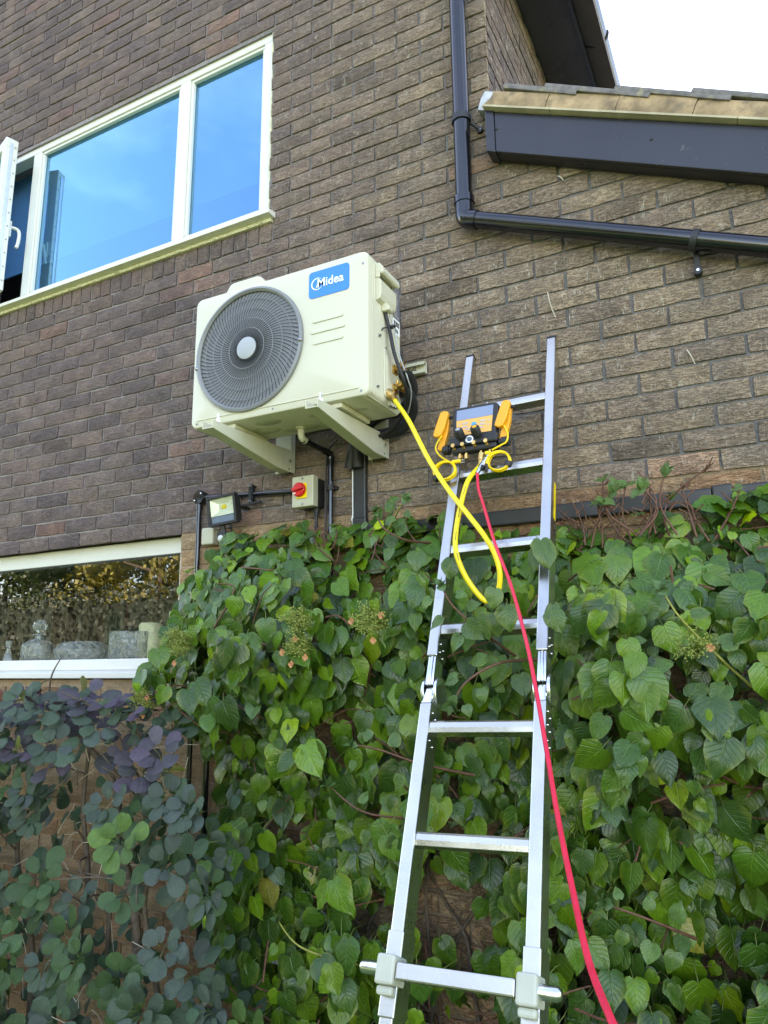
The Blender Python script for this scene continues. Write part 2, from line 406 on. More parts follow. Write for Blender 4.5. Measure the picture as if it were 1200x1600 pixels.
# eaves on the return wall side
ev = MB(); ev.box(XC + .002, -.1, 4.955, 2.89, 8.3, 4.972)
eaves = obj('eaves', ev, 'barge', house)
mb = MB(); mb.box(2.891, -.1, 4.945, 2.908, 8.3, 5.13); obj('fascia', mb, 'black', eaves)
mb = MB()
prof = [(2.965 + .058 * math.cos(a), 5.03 + .058 * math.sin(a)) for a in np.linspace(math.pi, 2 * math.pi, 13)]
prof += [(2.965 + .052 * math.cos(a), 5.03 + .052 * math.sin(a)) for a in np.linspace(2 * math.pi, math.pi, 13)]
mb.prism(prof, -.12, 8.32); obj('gutter', mb, 'black', eaves, smooth=40)
for yb in (.32, 1.02, 1.72, 2.42):
    mb = MB(); mb.tube([(2.965 + .062 * math.cos(a), yb, 5.03 + .062 * math.sin(a)) for a in np.linspace(math.pi, 2.08 * math.pi, 14)], .006, 6)
    obj('gutter_bracket', mb, 'blackmatt', eaves, smooth=60)

# lean-to roof with its verge
lean = obj('lean_to_roof', MB().prism([(XC, verge(XC) + .0), (5.6, verge(5.6)), (5.6, verge(5.6) + .03), (XC, verge(XC) + .03)], .03, 6.0), 'tilegrey', house)
sl = math.atan(.465)
TB = frame((2.673, 0, 3.85), (math.cos(sl), 0, -math.sin(sl)), (0, 1, 0), (math.sin(sl), 0, math.cos(sl)))   # along the verge, into the wall, up
def vz(x, o): return verge(x) - o
mb = MB(); mb.prism([(2.7085, vz(2.7085, .178)), (5.6, vz(5.6, .178)), (5.6, vz(5.6, 0)), (2.7085, vz(2.7085, 0))], -.072, -.056)
mb.prism([(2.7085, vz(2.7085, .178)), (5.6, vz(5.6, .178)), (5.6, vz(5.6, .162)), (2.7085, vz(2.7085, .162))], -.0559, -.002)
obj('barge_board', mb, 'barge', lean, bevel=.003)
mb = MB(); mb.prism([(2.672, vz(2.672, .182)), (2.708, vz(2.708, .182)), (2.708, vz(2.708, -.003)), (2.672, vz(2.672, -.003))], -.076, 0); obj('end_cap', mb, 'barge', lean, bevel=.003)
mb = MB(); mb.box(-.006, -.098, .0045, .278, .03, .0125, TB); mb.box(.28, -.0985, .0045, .95, .03, .012, TB); mb.box(.952, -.098, .0045, 3.2, .03, .0125, TB)
obj('undercloak', mb, 'undercloak', lean)
for (sx, sz) in ((.08, -.07), (.69, -.07)):
    mb = MB(); mb.lathe([(.001, .004), (.004, .003), (.006, 0)], 8, TB @ frame((sx, -.0725, sz), (1, 0, 0), (0, 0, 1), (0, -1, 0)))
    obj('fixing_pin', mb, 'blackmatt', lean)
# verge tiles: each a slab lapping over the next with sandy bedding beneath
def rough_slab(mb, x0, x1, y0, y1, z0, z1, T, amp=.003, n=9, seed=0):
    V = []; F = []
    for i in range(n + 1):
        x = x0 + (x1 - x0) * i / n
        for (y, z) in ((y0, z0), (y0 - amp, (z0 + z1) / 2), (y0, z1), (y1, z1), (y1, z0)):
            q = mnoise.noise(Vector((x * 18 + seed, y * 30, z * 40))) * amp
            V.append((x, y + q if y < 0 else y, z + q * .8))
    for i in range(n):
        for k in range(5): F.append((i * 5 + k, i * 5 + (k + 1) % 5, (i + 1) * 5 + (k + 1) % 5, (i + 1) * 5 + k))
    F.append((4, 3, 2, 1, 0)); F.append(tuple(n * 5 + k for k in range(5)))
    mb.add(V, F, T)
g = .272
for i in range(10):
    x0 = -.012 + i * g
    b = MB(); rough_slab(b, x0 + (.008 if i == 0 else 0), x0 + g - .003, -.096 + .002 * (i % 2), .02, .0135, .070 + .004 * ((i * 7) % 3), TB, .0045, 12, i * 3.1)
    if i == 0:
        iT = TB.inverted()
        for k in range(5):
            p = iT @ Vector(b.v[k]); p.x += max(0, p.z - .014) * .9; b.v[k] = tuple(TB @ p)
    obj('bedding_mortar', b, 'bedding', lean, smooth=50)
    T2 = TB @ Matrix.Translation((x0 + g * .18, 0, .091)) @ Matrix.Rotation(R(3.2), 4, 'Y')
    b = MB(); rough_slab(b, -.08 + (.10 if i == 0 else 0), g + .055, -.104, .33, -.009, .009, T2, .002, 9, i)
    obj('roof_tile', b, 'tilegrey', lean, smooth=50)
mb = MB(); rough_slab(mb, -.05, .02, -.05, .01, .02, .10, TB, .012, 5, 4); obj('lead_flashing', mb, 'lead', lean, smooth=60)

# ------------------------------------------------------------------ bricks
def brick_mesh(k, dark=True):
    r = random.Random(100 + k); nx, nz = 4, 2; L, H = .215, .065
    V = []; F = []
    for j in range(nz + 1):
        for i in range(nx + 1):
            ex = i in (0, nx); ez = j in (0, nz)
            y = .0035 + r.uniform(-.0012, .0022) if (ex or ez) else r.uniform(-.0016, .0016)
            V.append((-L / 2 + L * i / nx + (r.uniform(-.0022, .0022) if ex else r.uniform(-.01, .01)), y, -H / 2 + H * j / nz + (r.uniform(-.002, .002) if ez else 0)))
    for j in range(nz):
        for i in range(nx):
            a = j * (nx + 1) + i; F.append((a, a + 1, a + nx + 2, a + nx + 1))
    per = [i for i in range(nx + 1)] + [(nx + 1) * j + nx for j in range(1, nz + 1)] + [(nx + 1) * nz + i for i in range(nx - 1, -1, -1)] + [(nx + 1) * j for j in range(nz - 1, 0, -1)]
    o_ = len(V)
    for p in per: V.append((V[p][0] * 1.004, .022, V[p][2] * 1.01))
    for q in range(len(per)):
        q2 = (q + 1) % len(per); F.append((per[q2], per[q], o_ + q, o_ + q2))
    return V, F
BV = [brick_mesh(k) for k in range(14)]
BM = []
for V, F in BV:
    me = bpy.data.meshes.new('brick'); me.from_pydata(V, [], F); me.materials.append(M['brick'])
    tint_attr(me, [(1, 1, 1, 1)] * len(V)); BM.append(me)
VINE = [(1.17, 1.93), (1.26, 2.08), (1.42, 2.17), (1.66, 2.245), (1.95, 2.235), (2.15, 2.24), (2.39, 2.20), (2.55, 2.19), (2.70, 2.15), (2.9, 2.12), (3.05, 2.115), (3.2, 2.10), (3.30, 2.12), (3.40, 2.18), (3.5, 2.2), (4.2, 2.2), (4.45, 1.9), (4.5, 1.2),
        (4.45, .1), (1.40, .1), (1.46, .75), (1.40, .95), (1.48, 1.22), (1.36, 1.40), (1.22, 1.50), (1.16, 1.62), (1.22, 1.75)]
def brick_colour(x, z, front, rr):
    if z < Z0 and front:
        c = np.array(rr.choice([(.42, .27, .15), (.37, .235, .135), (.46, .32, .19), (.35, .205, .115), (.40, .28, .17)]))
    else:
        purple = np.array(rr.choice([(.110, .082, .077), (.098, .075, .074), (.124, .090, .082), (.090, .070, .070), (.116, .088, .082), (.104, .080, .078)]))
        tan = np.array(rr.choice([(.172, .136, .100), (.160, .127, .096), (.184, .147, .108), (.152, .122, .095), (.168, .137, .105)]))
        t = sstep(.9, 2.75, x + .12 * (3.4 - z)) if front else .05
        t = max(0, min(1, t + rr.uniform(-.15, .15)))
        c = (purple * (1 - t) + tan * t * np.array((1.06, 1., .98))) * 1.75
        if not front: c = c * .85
        elif rr.random() < .05 * (1 - t): c = c * np.array((1.28, 1.1, 1.02))
        if rr.random() < .05: c = c * .75
    return c * rr.uniform(.91, 1.09) * np.array((1.01, 1.0, .97))
bricks = []      # centre, half length scale, height scale, front?, area, colour
rr = random.Random(5)
def add_brick(x0, x1, z0, z1, front=True, xr=XC, soldier=False):
    zc = (z0 + z1) / 2
    if front:
        xc = (x0 + x1) / 2; X, Y = xc, 0.
    else:
        X, Y = xr, (x0 + x1) / 2
    u, v, d = project(X, Y, zc)
    if d < .1 or not (-700 < u < 2000 and -900 < v < 2100): return
    area = (x1 - x0) * (z1 - z0) / d / d
    hid = front and (in_poly(X, zc, VINE) or (zc < 1.65 and X < 2.0) or (1.62 < X < 2.15 and 2.63 < zc < 3.2))
    inb = 4 < u < 1196 and 4 < v < 1596
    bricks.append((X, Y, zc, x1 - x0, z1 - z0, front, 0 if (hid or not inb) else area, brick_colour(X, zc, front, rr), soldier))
J = .010
for row in range(-31, 66):
    z0 = Z0 + row * ROW; z1 = z0 + ROW
    for k in range(-16, 24):
        off = 0 if row % 2 == 0 else .1125
        xa, xb = (k * .225 + off), (k * .225 + off + .225)
        if abs((xa + xb) / 2 + .67) * .64 + z1 > 7.2 and z1 > 4.94: continue
        segs = [(xa, xb)]
        # openings
        for (ox0, oz0, ox1, oz1) in ((UW[0], UW[1] - .107, UW[2] + .03, UW[1]), UW, LW):
            if z1 - .012 > oz0 and z0 + .012 < oz1:
                ns = []
                for (a, b) in segs:
                    if b <= ox0 or a >= ox1: ns.append((a, b))
                    else:
                        if a < ox0: ns.append((a, ox0))
                        if b > ox1: ns.append((ox1, b))
                segs = ns
        for (a, b) in segs:
            if z1 > verge(XC) - .05 and b > XC: b = XC + .005
            if z1 > 4.94 and b > XC - (z1 - 4.94) / .68: continue
            if z1 - .03 > verge((a + b) / 2) - .02 and a >= XC - .02: continue
            if b - a < .035: continue
            add_brick(a + J / 2, b - J / 2, z0 + J / 2, z1 - J / 2)
# rowlock course under the upper sill, and under the lower sill
for k in range(32):
    x = UW[2] + .03 - .075 * (k + 1)
    add_brick(x + .005, x + .07, UW[1] - .102, UW[1] - .008, soldier=True)
# return wall
for row in range(16, 36):
    z0 = Z0 + row * ROW
    for k in range(0, 26):
        ya = k * .225 + (0 if row % 2 else .1125) ; yb = ya + .225
        if k == 0 and row % 2 == 0: add_brick(.024, .1075, z0 + .005, z0 + .07, False)
        add_brick(max(ya + .005, .024), yb - .005, z0 + .005, z0 + .07, False)
bricks.sort(key=lambda b: -b[6])
VV = []; FF = []; TT = []
for i, (X, Y, zc, L, H, front, area, c, sol) in enumerate(bricks):
    q = rr.randrange(14)
    rz = rr.uniform(-.004, .004); dy = rr.uniform(-.0025, .0015)
    Tm = Matrix.Translation((X, Y + dy, zc)) if front else Matrix.Translation((X + dy * -1, Y, zc)) @ Matrix.Rotation(R(90), 4, 'Z')
    Tm = Tm @ Matrix.Rotation(rz, 4, 'Y') @ Matrix.Diagonal((L / .215 * rr.uniform(.992, 1.006), 1, H / .065 * rr.uniform(.97, 1.03), 1))
    if i < 300:
        o = bpy.data.objects.new('brick', BM[q]); COL.objects.link(o); o.parent = house
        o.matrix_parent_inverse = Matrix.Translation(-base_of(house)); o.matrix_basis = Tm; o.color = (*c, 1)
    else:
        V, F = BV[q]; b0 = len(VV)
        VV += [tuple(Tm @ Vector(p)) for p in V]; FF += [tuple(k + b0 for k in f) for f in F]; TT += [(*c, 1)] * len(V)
me = bpy.data.meshes.new('brick_courses'); me.from_pydata(VV, [], FF); me.materials.append(M['brick']); tint_attr(me, TT)
put('brick_courses', me, house, kind='stuff')

# ------------------------------------------------------------------ windows
def bar(mb, x0, z0, x1, z1, y0, y1): mb.box(x0, y0, z0, x1, y1, z1)
fy0, fy1 = .022, .092
x0, z0, x1, z1 = UW[0], 3.80, UW[2] - .004, UW[3] - .004
mb = MB()
bar(mb, x0, z1 - .05, x1, z1, fy0, fy1); bar(mb, x0, z0, x1, z0 + .045, fy0, fy1)
bar(mb, x0, z0 + .0451, x0 + .05, z1 - .0501, fy0, fy1); bar(mb, x1 - .055, z0 + .0451, x1, z1 - .0501, fy0, fy1)
bar(mb, .945, z0 + .0451, 1.015, z1 - .0501, fy0, fy1); bar(mb, -.235, z0 + .0451, -.165, z1 - .0501, fy0, fy1)
uwin = obj('window', mb, 'upvc', house, bevel=.004, label='upper window with one casement open')
mb = MB()   # glazing beads with a slope
for (a, b) in ((-.165, .945), (1.015, x1 - .055)):
    for (p, q, r_, s_) in ((a, z0 + .045, b, z0 + .062), (a, z1 - .067, b, z1 - .05)):
        bar(mb, p + .0005, q + .0005, r_ - .0005, s_ - .0005, fy0 + .008, fy0 + .03)
    for p in (a, b - .017): bar(mb, p + .0005, z0 + .0625, p + .0165, z1 - .0675, fy0 + .0085, fy0 + .03)
obj('glazing_bead', mb, 'upvc', uwin, bevel=.004)
for (a, b) in ((-.165, .945), (1.015, x1 - .055)):
    mb = MB(); mb.box(a + .004, fy0 + .031, z0 + .049, b - .004, fy0 + .055, z1 - .054); obj('pane', mb, 'glass', uwin)
mb = MB(); mb.prism([(-.05, 3.764), (-.05, 3.784), (.0215, 3.7985), (.09, 3.7985), (.09, 3.764)], x0, UW[2] + .045, axis='x')
obj('sill', mb, 'upvc', uwin, bevel=.003)
mb = MB(); mb.box(x0, -.012, 3.744, UW[2] + .03, .02, 3.7635)
for k in range(60):
    xx = random.uniform(x0, UW[2] + .03); mb.ball((xx, -.012, 3.752), .008, 6, 4, (2.5, .7, .9))
obj('sealant_bead', mb, 'sealant', uwin, smooth=60)
mb = MB(); pts = [(UW[2] + .001, .012 + random.uniform(-.002, .003), z) for z in np.linspace(3.8, 4.82, 40)]
mb.tube(pts, [.006 + random.uniform(-.002, .002) for _ in pts], 6); obj('sealant_bead', mb, 'sealant', uwin, smooth=60)
# open casement, hinged at the left
Tc = Matrix.Translation((-.695, fy0 - .004, 0)) @ Matrix.Rotation(R(-17), 4, 'Z')
cw = .475; ca, cb = z0 + .03, z1 - .035
mb = MB(); mb.box(0, -.035, cb - .06, cw, .035, cb, Tc); mb.box(0, -.035, ca, cw, .035, ca + .06, Tc)
mb.box(0, -.035, ca + .0601, .06, .035, cb - .0601, Tc); mb.box(cw - .06, -.035, ca + .0601, cw, .035, cb - .0601, Tc)
obj('casement', mb, 'upvc', uwin, bevel=.004)
mb = MB(); mb.box(cw + .0005, -.012, ca + .03, cw + .003, .006, cb - .03, Tc); obj('lock_strip', mb, 'chrome', uwin)
mb = MB()
for zz in np.linspace(ca + .06, cb - .05, 11): mb.cyl(Tc @ Vector((cw + .001, .02, zz)), Tc @ Vector((cw + .0042, .02, zz)), .004, 8)
obj('screw', mb, 'steelscrew', uwin)
mb = MB(); mb.box(.05, -.012, ca + .05, cw - .05, .012, cb - .05, Tc); obj('pane', mb, 'glass', uwin)
mb = MB(); mb.box(cw - .055, .036, 4.19, cw - .02, .05, 4.29, Tc)
mb.tube([Tc @ Vector(q) for q in spline([(cw - .04, .05, 4.26), (cw - .03, .085, 4.255), (cw - .01, .092, 4.22), (cw - .002, .088, 4.16), (cw + .0, .08, 4.12)], 5)], .010, 8)
obj('handle', mb, 'upvc', uwin, smooth=50)
# lower window
ly0, ly1 = .062, .13
x0, z0, x1, z1 = LW[0], 1.698, LW[2] - .003, 2.305
mb = MB(); bar(mb, x0, z1 - .076, x1, z1, ly0, ly1); bar(mb, x0, z0, x1, z0 + .052, ly0 - .01, ly1)
bar(mb, x0, z0 + .0521, x0 + .06, z1 - .0761, ly0, ly1); bar(mb, x1 - .05, z0 + .0521, x1, z1 - .0761, ly0, ly1)
lwin = obj('window', mb, 'upvc', house, bevel=.004, label='lower window with glassware on the inner ledge')
mb = MB(); mb.box(x0 + .06, ly0 + .012, z0 + .0525, x1 - .05, ly0 + .034, z1 - .0765); obj('pane', mb, 'glasslow', lwin)
mb = MB(); mb.box(x0 + .06, ly0 + .004, z1 - .083, x1 - .05, ly0 + .0115, z1 - .0762); obj('gasket', mb, 'blackmatt', lwin)
mb = MB(); mb.prism([(-.045, 1.662), (-.045, 1.688), (.05, 1.6975), (.12, 1.6975), (.12, 1.662)], x0, x1, axis='x'); obj('sill', mb, 'upvc', lwin, bevel=.003)
mb = MB(); mb.box(x0, .131, 1.70, x1, .42, 1.745); obj('inner_ledge', mb, 'plaster', lwin)

# things seen through the glass
bl = thing('roller_blind', 'blue roller blind pulled partly down behind the open upper window', 'blind', (.4, .2, 4.85))
mb = MB(); mb.box(-.70, .17, 4.15, 1.50, .173, 4.86); obj('fabric', mb, 'blind', bl)
mb = MB(); mb.cyl((-.72, .18, 4.86), (1.52, .18, 4.86), .02, 12); obj('roller', mb, 'upvc', bl, smooth=40)
mb = MB(); mb.box(-.70, .166, 4.135, 1.50, .178, 4.152); obj('bottom_rail', mb, 'blind', bl)
def lathe_thing(name, label, cat, loc, prof, mat, seg=24, parts=()):
    t = thing(name, label, cat, loc)
    for (nm, pr, mt) in [('body', prof, mat)] + list(parts):
        mb = MB(); mb.lathe(pr, seg, Matrix.Translation(loc)); obj(nm, mb, mt, t, smooth=35)
    return t
LZ = 1.746
lathe_thing('decanter', 'square shouldered cut glass decanter with round ball stopper on ledge', 'decanter', (-.055, .21, LZ),
    [(.001, 0), (.078, 0), (.085, .01), (.085, .075), (.078, .095), (.045, .115), (.022, .122), (.02, .135), (.034, .14), (.034, .147), (.016, .149), (.012, .13), (.03, .105), (.07, .085), (.075, .02), (.001, .015)], 'crystal', 20,
    [('stopper', [(.001, .15), (.012, .152), (.014, .158), (.03, .168), (.039, .187), (.034, .208), (.02, .22), (.001, .224)], 'crystal')])
lathe_thing('bowl', 'low wide cut glass rose bowl with inward curving rim', 'bowl', (.24, .25, LZ),
    [(.001, 0), (.12, 0), (.135, .03), (.135, .06), (.12, .085), (.09, .1), (.085, .1), (.113, .08), (.128, .058), (.127, .03), (.11, .008), (.001, .008)], 'crystal', 28)
lathe_thing('vase', 'straight sided textured crystal vase at right end of ledge', 'vase', (.60, .23, LZ),
    [(.001, 0), (.092, 0), (.098, .01), (.1, .14), (.094, .14), (.09, .015), (.001, .015)], 'crystal', 28)
lathe_thing('candle', 'pale yellow green pillar candle standing behind the crystal vase', 'candle', (.66, .31, LZ), [(.001, 0), (.06, 0), (.06, .175), (.05, .185), (.001, .183)], 'wax', 20)
lathe_thing('bud_vase', 'slim waisted clear glass bud vase at far left of ledge', 'vase', (-.285, .2, LZ), [(.001, 0), (.025, 0), (.022, .02), (.010, .07), (.02, .115), (.017, .115), (.007, .07), (.001, .06)], 'clear', 16)
shelf = thing('bookcase', 'tall dark bookcase full of books against the back of the dim room', 'bookcase', (-1.0, 1.6, 0))
mb = MB()
for zz in (.3, .72, 1.1, 1.48, 1.86, 2.24): mb.box(-3.6, 1.32, zz, 1.6, 1.75, zz + .025)
mb.box(-3.6, 1.75, .1, 1.6, 1.78, 2.38)
for xx in (-3.6, -2.3, -1.0, .3, 1.575): mb.box(xx, 1.321, .1, xx + .025, 1.749, 2.38)
obj('shelves', mb, 'wood', shelf)
BC = [plain('book_cloth_%s' % n, c, .7) for n, c in (('cream', (.20, .19, .15)), ('green', (.03, .06, .045)), ('brown', (.08, .045, .03)), ('grey', (.10, .11, .11)), ('red', (.08, .025, .02)))]
br = random.Random(3)
for zz in (1.125, 1.505, 1.885):
    xx = -3.3
    while xx < 1.5:
        t = br.uniform(.03, .085); h = br.uniform(.22, .32)
        if br.random() < .8 and all(abs(xx + t / 2 - q) > .06 for q in (-2.29, -.99, .31)):
            mb = MB(); mb.box(xx, 1.36, zz + .001, xx + t, 1.6, zz + h); obj('book', mb, BC[br.randrange(5)], shelf)
        xx += t + .003

# ------------------------------------------------------------------ air conditioner
AX0, AX1, AY0, AY1, AZ0, AZ1 = 1.540, 2.330, -.420, -.172, 2.612, 3.158
ac = thing('air_conditioner', 'cream outdoor air conditioning unit with round fan grille and blue badge', 'air conditioner', (1.93, -.3, 2.612))
FC = (1.812, 2.888); FR = .246
def rrect(x0, z0, x1, z1, r, ang):           # ray from the fan centre to a rounded rectangle
    dx, dz = math.cos(ang), math.sin(ang); lo_, hi = 0., 1.2
    def inside(t):
        x, z = FC[0] + dx * t, FC[1] + dz * t
        qx = max(abs(x - (x0 + x1) / 2) - (x1 - x0) / 2 + r, 0); qz = max(abs(z - (z0 + z1) / 2) - (z1 - z0) / 2 + r, 0)
        return abs(x - (x0 + x1) / 2) < (x1 - x0) / 2 and abs(z - (z0 + z1) / 2) < (z1 - z0) / 2 and qx * qx + qz * qz < r * r or (abs(x - (x0 + x1) / 2) < (x1 - x0) / 2 - r and abs(z - (z0 + z1) / 2) < (z1 - z0) / 2) or (abs(z - (z0 + z1) / 2) < (z1 - z0) / 2 - r and abs(x - (x0 + x1) / 2) < (x1 - x0) / 2)
    for _ in range(40):
        m_ = (lo_ + hi) / 2
        if inside(m_): lo_ = m_
        else: hi = m_
    return (FC[0] + dx * lo_, FC[1] + dz * lo_)
angs = sorted(list(np.linspace(0, 2 * math.pi, 120, endpoint=False)) + [math.atan2(cz - FC[1], cx - FC[0]) % (2 * math.pi) + e for cx in (AX0, AX1) for cz in (AZ0, AZ1) for e in (-.05, -.035, -.02, -.01, 0, .01, .02, .035, .05)])
n = len(angs); V = []; F = []
for (yy, fn) in ((AY0 + .03, lambda a: (FC[0] + (FR - .012) * math.cos(a), FC[1] + (FR - .012) * math.sin(a))), (AY0, lambda a: (FC[0] + FR * math.cos(a), FC[1] + FR * math.sin(a))),
                 (AY0, lambda a: rrect(AX0 + .007, AZ0 + .007, AX1 - .007, AZ1 - .007, .026, a)), (AY0 + .002, lambda a: rrect(AX0 + .003, AZ0 + .003, AX1 - .003, AZ1 - .003, .027, a)),
                 (AY0 + .008, lambda a: rrect(AX0, AZ0, AX1, AZ1, .028, a)), (AY1, lambda a: rrect(AX0, AZ0, AX1, AZ1, .028, a))):
    for a in angs: p = fn(a); V.append((p[0], yy, p[1]))
for r_ in range(5):
    for k in range(n): F.append((r_ * n + k, r_ * n + (k + 1) % n, (r_ + 1) * n + (k + 1) % n, (r_ + 1) * n + k))
mb = MB(); mb.add(V, F); obj('casing', mb, 'cream', ac, smooth=28)
mb = MB(); mb.box(AX0 + .012, AY1 - .012, AZ0 + .02, AX1 - .012, AY1 + .006, AZ1 - .02); obj('rear_coil', mb, 'fan', ac)
mb = MB(); mb.box(AX0 + .012, AY0 + .02, AZ0 + .002, AX1 - .012, AY1 - .014, AZ0 + .02); 
for k in range(16):
    mb.ball((random.uniform(AX0 + .1, AX1 - .1), random.uniform(AY0 + .06, AY1 - .05), AZ0 + .003), random.uniform(.02, .05), 10, 6, (1.5, .8, .13))
obj('base_tray', mb, 'creamdirty', ac, smooth=50)
mb = MB()
mb.box(AX0 + .03, AY0 - .0035, AZ0 + .028, AX1 - .04, AY0 - .0002, AZ0 + .033); obj('lower_fold', mb, 'cream', ac, bevel=.0015)
mb = MB(); mb.prism([(1.675, 3.1578), (1.70, 3.192), (1.715, 3.197), (1.83, 3.197), (1.845, 3.192), (1.875, 3.1578)], AY0 + .012, AY0 + .12); obj('top_bulge', mb, 'cream', ac, bevel=.006)
for zz, a, b in ((2.931, 2.098, 2.231), (2.889, 2.09, 2.239), (2.846, 2.10, 2.231)):
    mb = MB(); mb.prism([(a, zz), (a + .006, zz + .0065), (b - .006, zz + .0065), (b, zz), (b - .006, zz - .0065), (a + .006, zz - .0065)], AY0 - .0035, AY0 - .0002); obj('pressed_rib', mb, 'cream', ac, bevel=.0025)
for (xx, zz) in ((AX0 + .03, AZ0 + .018), (1.93, AZ0 + .018), (AX1 - .03, AZ0 + .018), (AX1 - .02, AZ1 - .05)):
    mb = MB(); mb.lathe([(.0045, 0), (.0045, .0015), (.001, .002)], 8, frame((xx, AY0 - .0002, zz), (1, 0, 0), (0, 0, 1), (0, -1, 0))); obj('screw', mb, 'steelscrew', ac)
# fan behind the grille
Tf = frame((FC[0], 0, FC[1]), (1, 0, 0), (0, 0, 1), (0, -1, 0))   # local z towards the viewer
mb = MB(); mb.lathe([(FR - .012, -AY0 - .03), (FR - .016, -AY0 - .10), (FR - .016, -AY0 - .19)], 60, Tf)
obj('fan_shroud', mb, 'cavity', ac, smooth=40)
mb = MB(); mb.lathe([(.001, .235), (FR - .016, .235)], 40, Tf); obj('fan_back', mb, 'fan', ac)
mb = MB(); mb.lathe([(.055, .26), (.055, .33), (.04, .34), (.001, .34)], 24, Tf)
for k in range(3):
    V = []; F = []
    for i in range(7):
        r_ = .05 + (FR - .075) * i / 6
        for j in range(6):
            a = k * 2.094 + .25 * i / 6 + (-.38 + .95 * j / 5); V.append((r_ * math.cos(a), r_ * math.sin(a), .26 + .07 * j / 5))
    for i in range(6):
        for j in range(5): F.append((i * 6 + j, (i + 1) * 6 + j, (i + 1) * 6 + j + 1, i * 6 + j + 1))
    mb.add(V, F, Tf)
obj('fan_blades', mb, 'fan', ac, smooth=50)
mb = MB(); yo = -AY0
mb.lathe([(FR - .012, yo - .01), (FR - .014, yo + .008), (FR - .006, yo + .016), (FR + .003, yo + .012), (FR + .004, yo + .0005)], 72, Tf)
obj('grille_frame', mb, 'grillering', ac, smooth=50)
mb = MB()
for k in range(80):
    a0 = 2 * math.pi * k / 80; pts = []
    for i in range(8):
        t = i / 7; r_ = .044 + (FR - .013 - .044) * t; a = a0 - .40 * t ** 1.25
        pts.append((r_ * math.cos(a), r_ * math.sin(a), yo + .004 + .010 * math.sin(math.pi * (1 - t) * .5)))
    mb.tube(pts, 0.0013, 4, caps=False, T=Tf)
obj('grille_spokes', mb, 'spoke', ac, smooth=70)
mb = MB()
for r_ in (.082, .122, .163, .204):
    t = (r_ - .044) / (FR - .057); mb.tube([(r_ * math.cos(a), r_ * math.sin(a), yo + .0065 + .010 * math.sin(math.pi * (1 - t) * .5)) for a in np.linspace(0, 2 * math.pi, 64, endpoint=False)], .0014, 5, closed=True, T=Tf)
obj('grille_rings', mb, 'ringwire', ac, smooth=70)
mb = MB(); mb.lathe([(.001, yo + .02), (.038, yo + .0195), (.044, yo + .017), (.046, yo + .008)], 32, Tf); obj('grille_hub', mb, 'hubgrey', ac, smooth=40)
mb = MB()
for (dx, dz) in ((FR - .003, -.02), (-(FR - .003), -.035)): mb.lathe([(.001, .004), (.005, .003), (.008, 0), (.008, -.01)], 10, Tf @ Matrix.Translation((dx, dz, yo + .017)))
obj('grille_screw', mb, 'steelscrew', ac, smooth=40)
# badge
def rounded(x0, z0, x1, z1, r, k=5):
    P = []
    for (cx, cz, a0) in ((x1 - r, z0 + r, -90), (x1 - r, z1 - r, 0), (x0 + r, z1 - r, 90), (x0 + r, z0 + r, 180)):
        for i in range(k + 1): a = R(a0 + 90 * i / k); P.append((cx + r * math.cos(a), cz + r * math.sin(a)))
    return P
mb = MB(); mb.prism(rounded(2.083, 3.024, 2.254, 3.129, .014), AY0 - .0025, AY0 - .0003)
badge = obj('badge', mb, 'logo', ac)
def text_part(name, s, size, T, mat, parent, bold=.0):
    cu = bpy.data.curves.new('lettering', 'FONT'); cu.body = s; cu.size = size; cu.extrude = .0004; cu.offset = bold; cu.align_x = 'LEFT'
    tmp = bpy.data.objects.new('lettering', cu); COL.objects.link(tmp)
    dg = bpy.context.evaluated_depsgraph_get(); me = bpy.data.meshes.new_from_object(tmp.evaluated_get(dg))
    bpy.data.objects.remove(tmp); bpy.data.curves.remove(cu)
    me.transform(T); me.materials.clear(); me.materials.append(M[mat]); me.name = name
    return put(name, me, parent)
TA = frame((2.118, AY0 - .0031, 3.0625), (1, 0, 0), (0, 0, 1), (0, -1, 0))
text_part('lettering', 'Midea', .047, TA, 'white', badge, .0007)
mb = MB(); cx, cz = 2.1195, 3.077; V = []; F = []
na = 40
for i in range(na + 1):
    a = R(40 + 290 * i / na); wd = .0005 + .0042 * math.sin(math.pi * i / na) ** .8
    for r_ in (.0225 - wd / 2, .0225 + wd / 2): V.append((cx + r_ * 1.05 * math.cos(a), AY0 - .0032, cz + r_ * math.sin(a)))
for i in range(na): F.append((2 * i, 2 * i + 1, 2 * i + 3, 2 * i + 2))
mb.add(V, F); 
mb.prism([(2.1085, 3.0585), (2.113, 3.0625), (2.1245, 3.087), (2.1275, 3.087), (2.1165, 3.0625)], AY0 - .0034, AY0 - .0028)
obj('swoosh', mb, 'white', badge)
# right hand side details
X = AX1
mb = MB(); mb.box(X + .0002, -.3935, AZ0 + .008, X + .003, -.389, AZ1 - .02); obj('side_seam', mb, 'cream', ac, bevel=.001)
mb = MB()
mb.prism([(X, 2.985), (X + .016, 2.992), (X + .022, 3.01), (X + .022, 3.062), (X + .012, 3.072), (X, 3.074)], -.365, -.24)
mb.prism([(X, 3.098), (X + .026, 3.084), (X + .034, 3.092), (X + .03, 3.112), (X + .018, 3.128), (X, 3.132)], -.368, -.232)
mb.prism([(X, 3.074), (X + .006, 3.074), (X + .006, 3.1), (X, 3.1)], -.24, -.232)
mb.prism([(X, 3.074), (X + .016, 3.072), (X + .02, 3.09), (X, 3.1)], -.368, -.358)
obj('handle_cover', mb, 'cream', ac, bevel=.005)
mb = MB(); mb.prism([(X, 2.962), (X + .03, 2.962), (X + .034, 2.972), (X + .022, 2.99), (X, 2.996)], -.322, -.29); obj('cable_outlet', mb, 'cream', ac, bevel=.004)
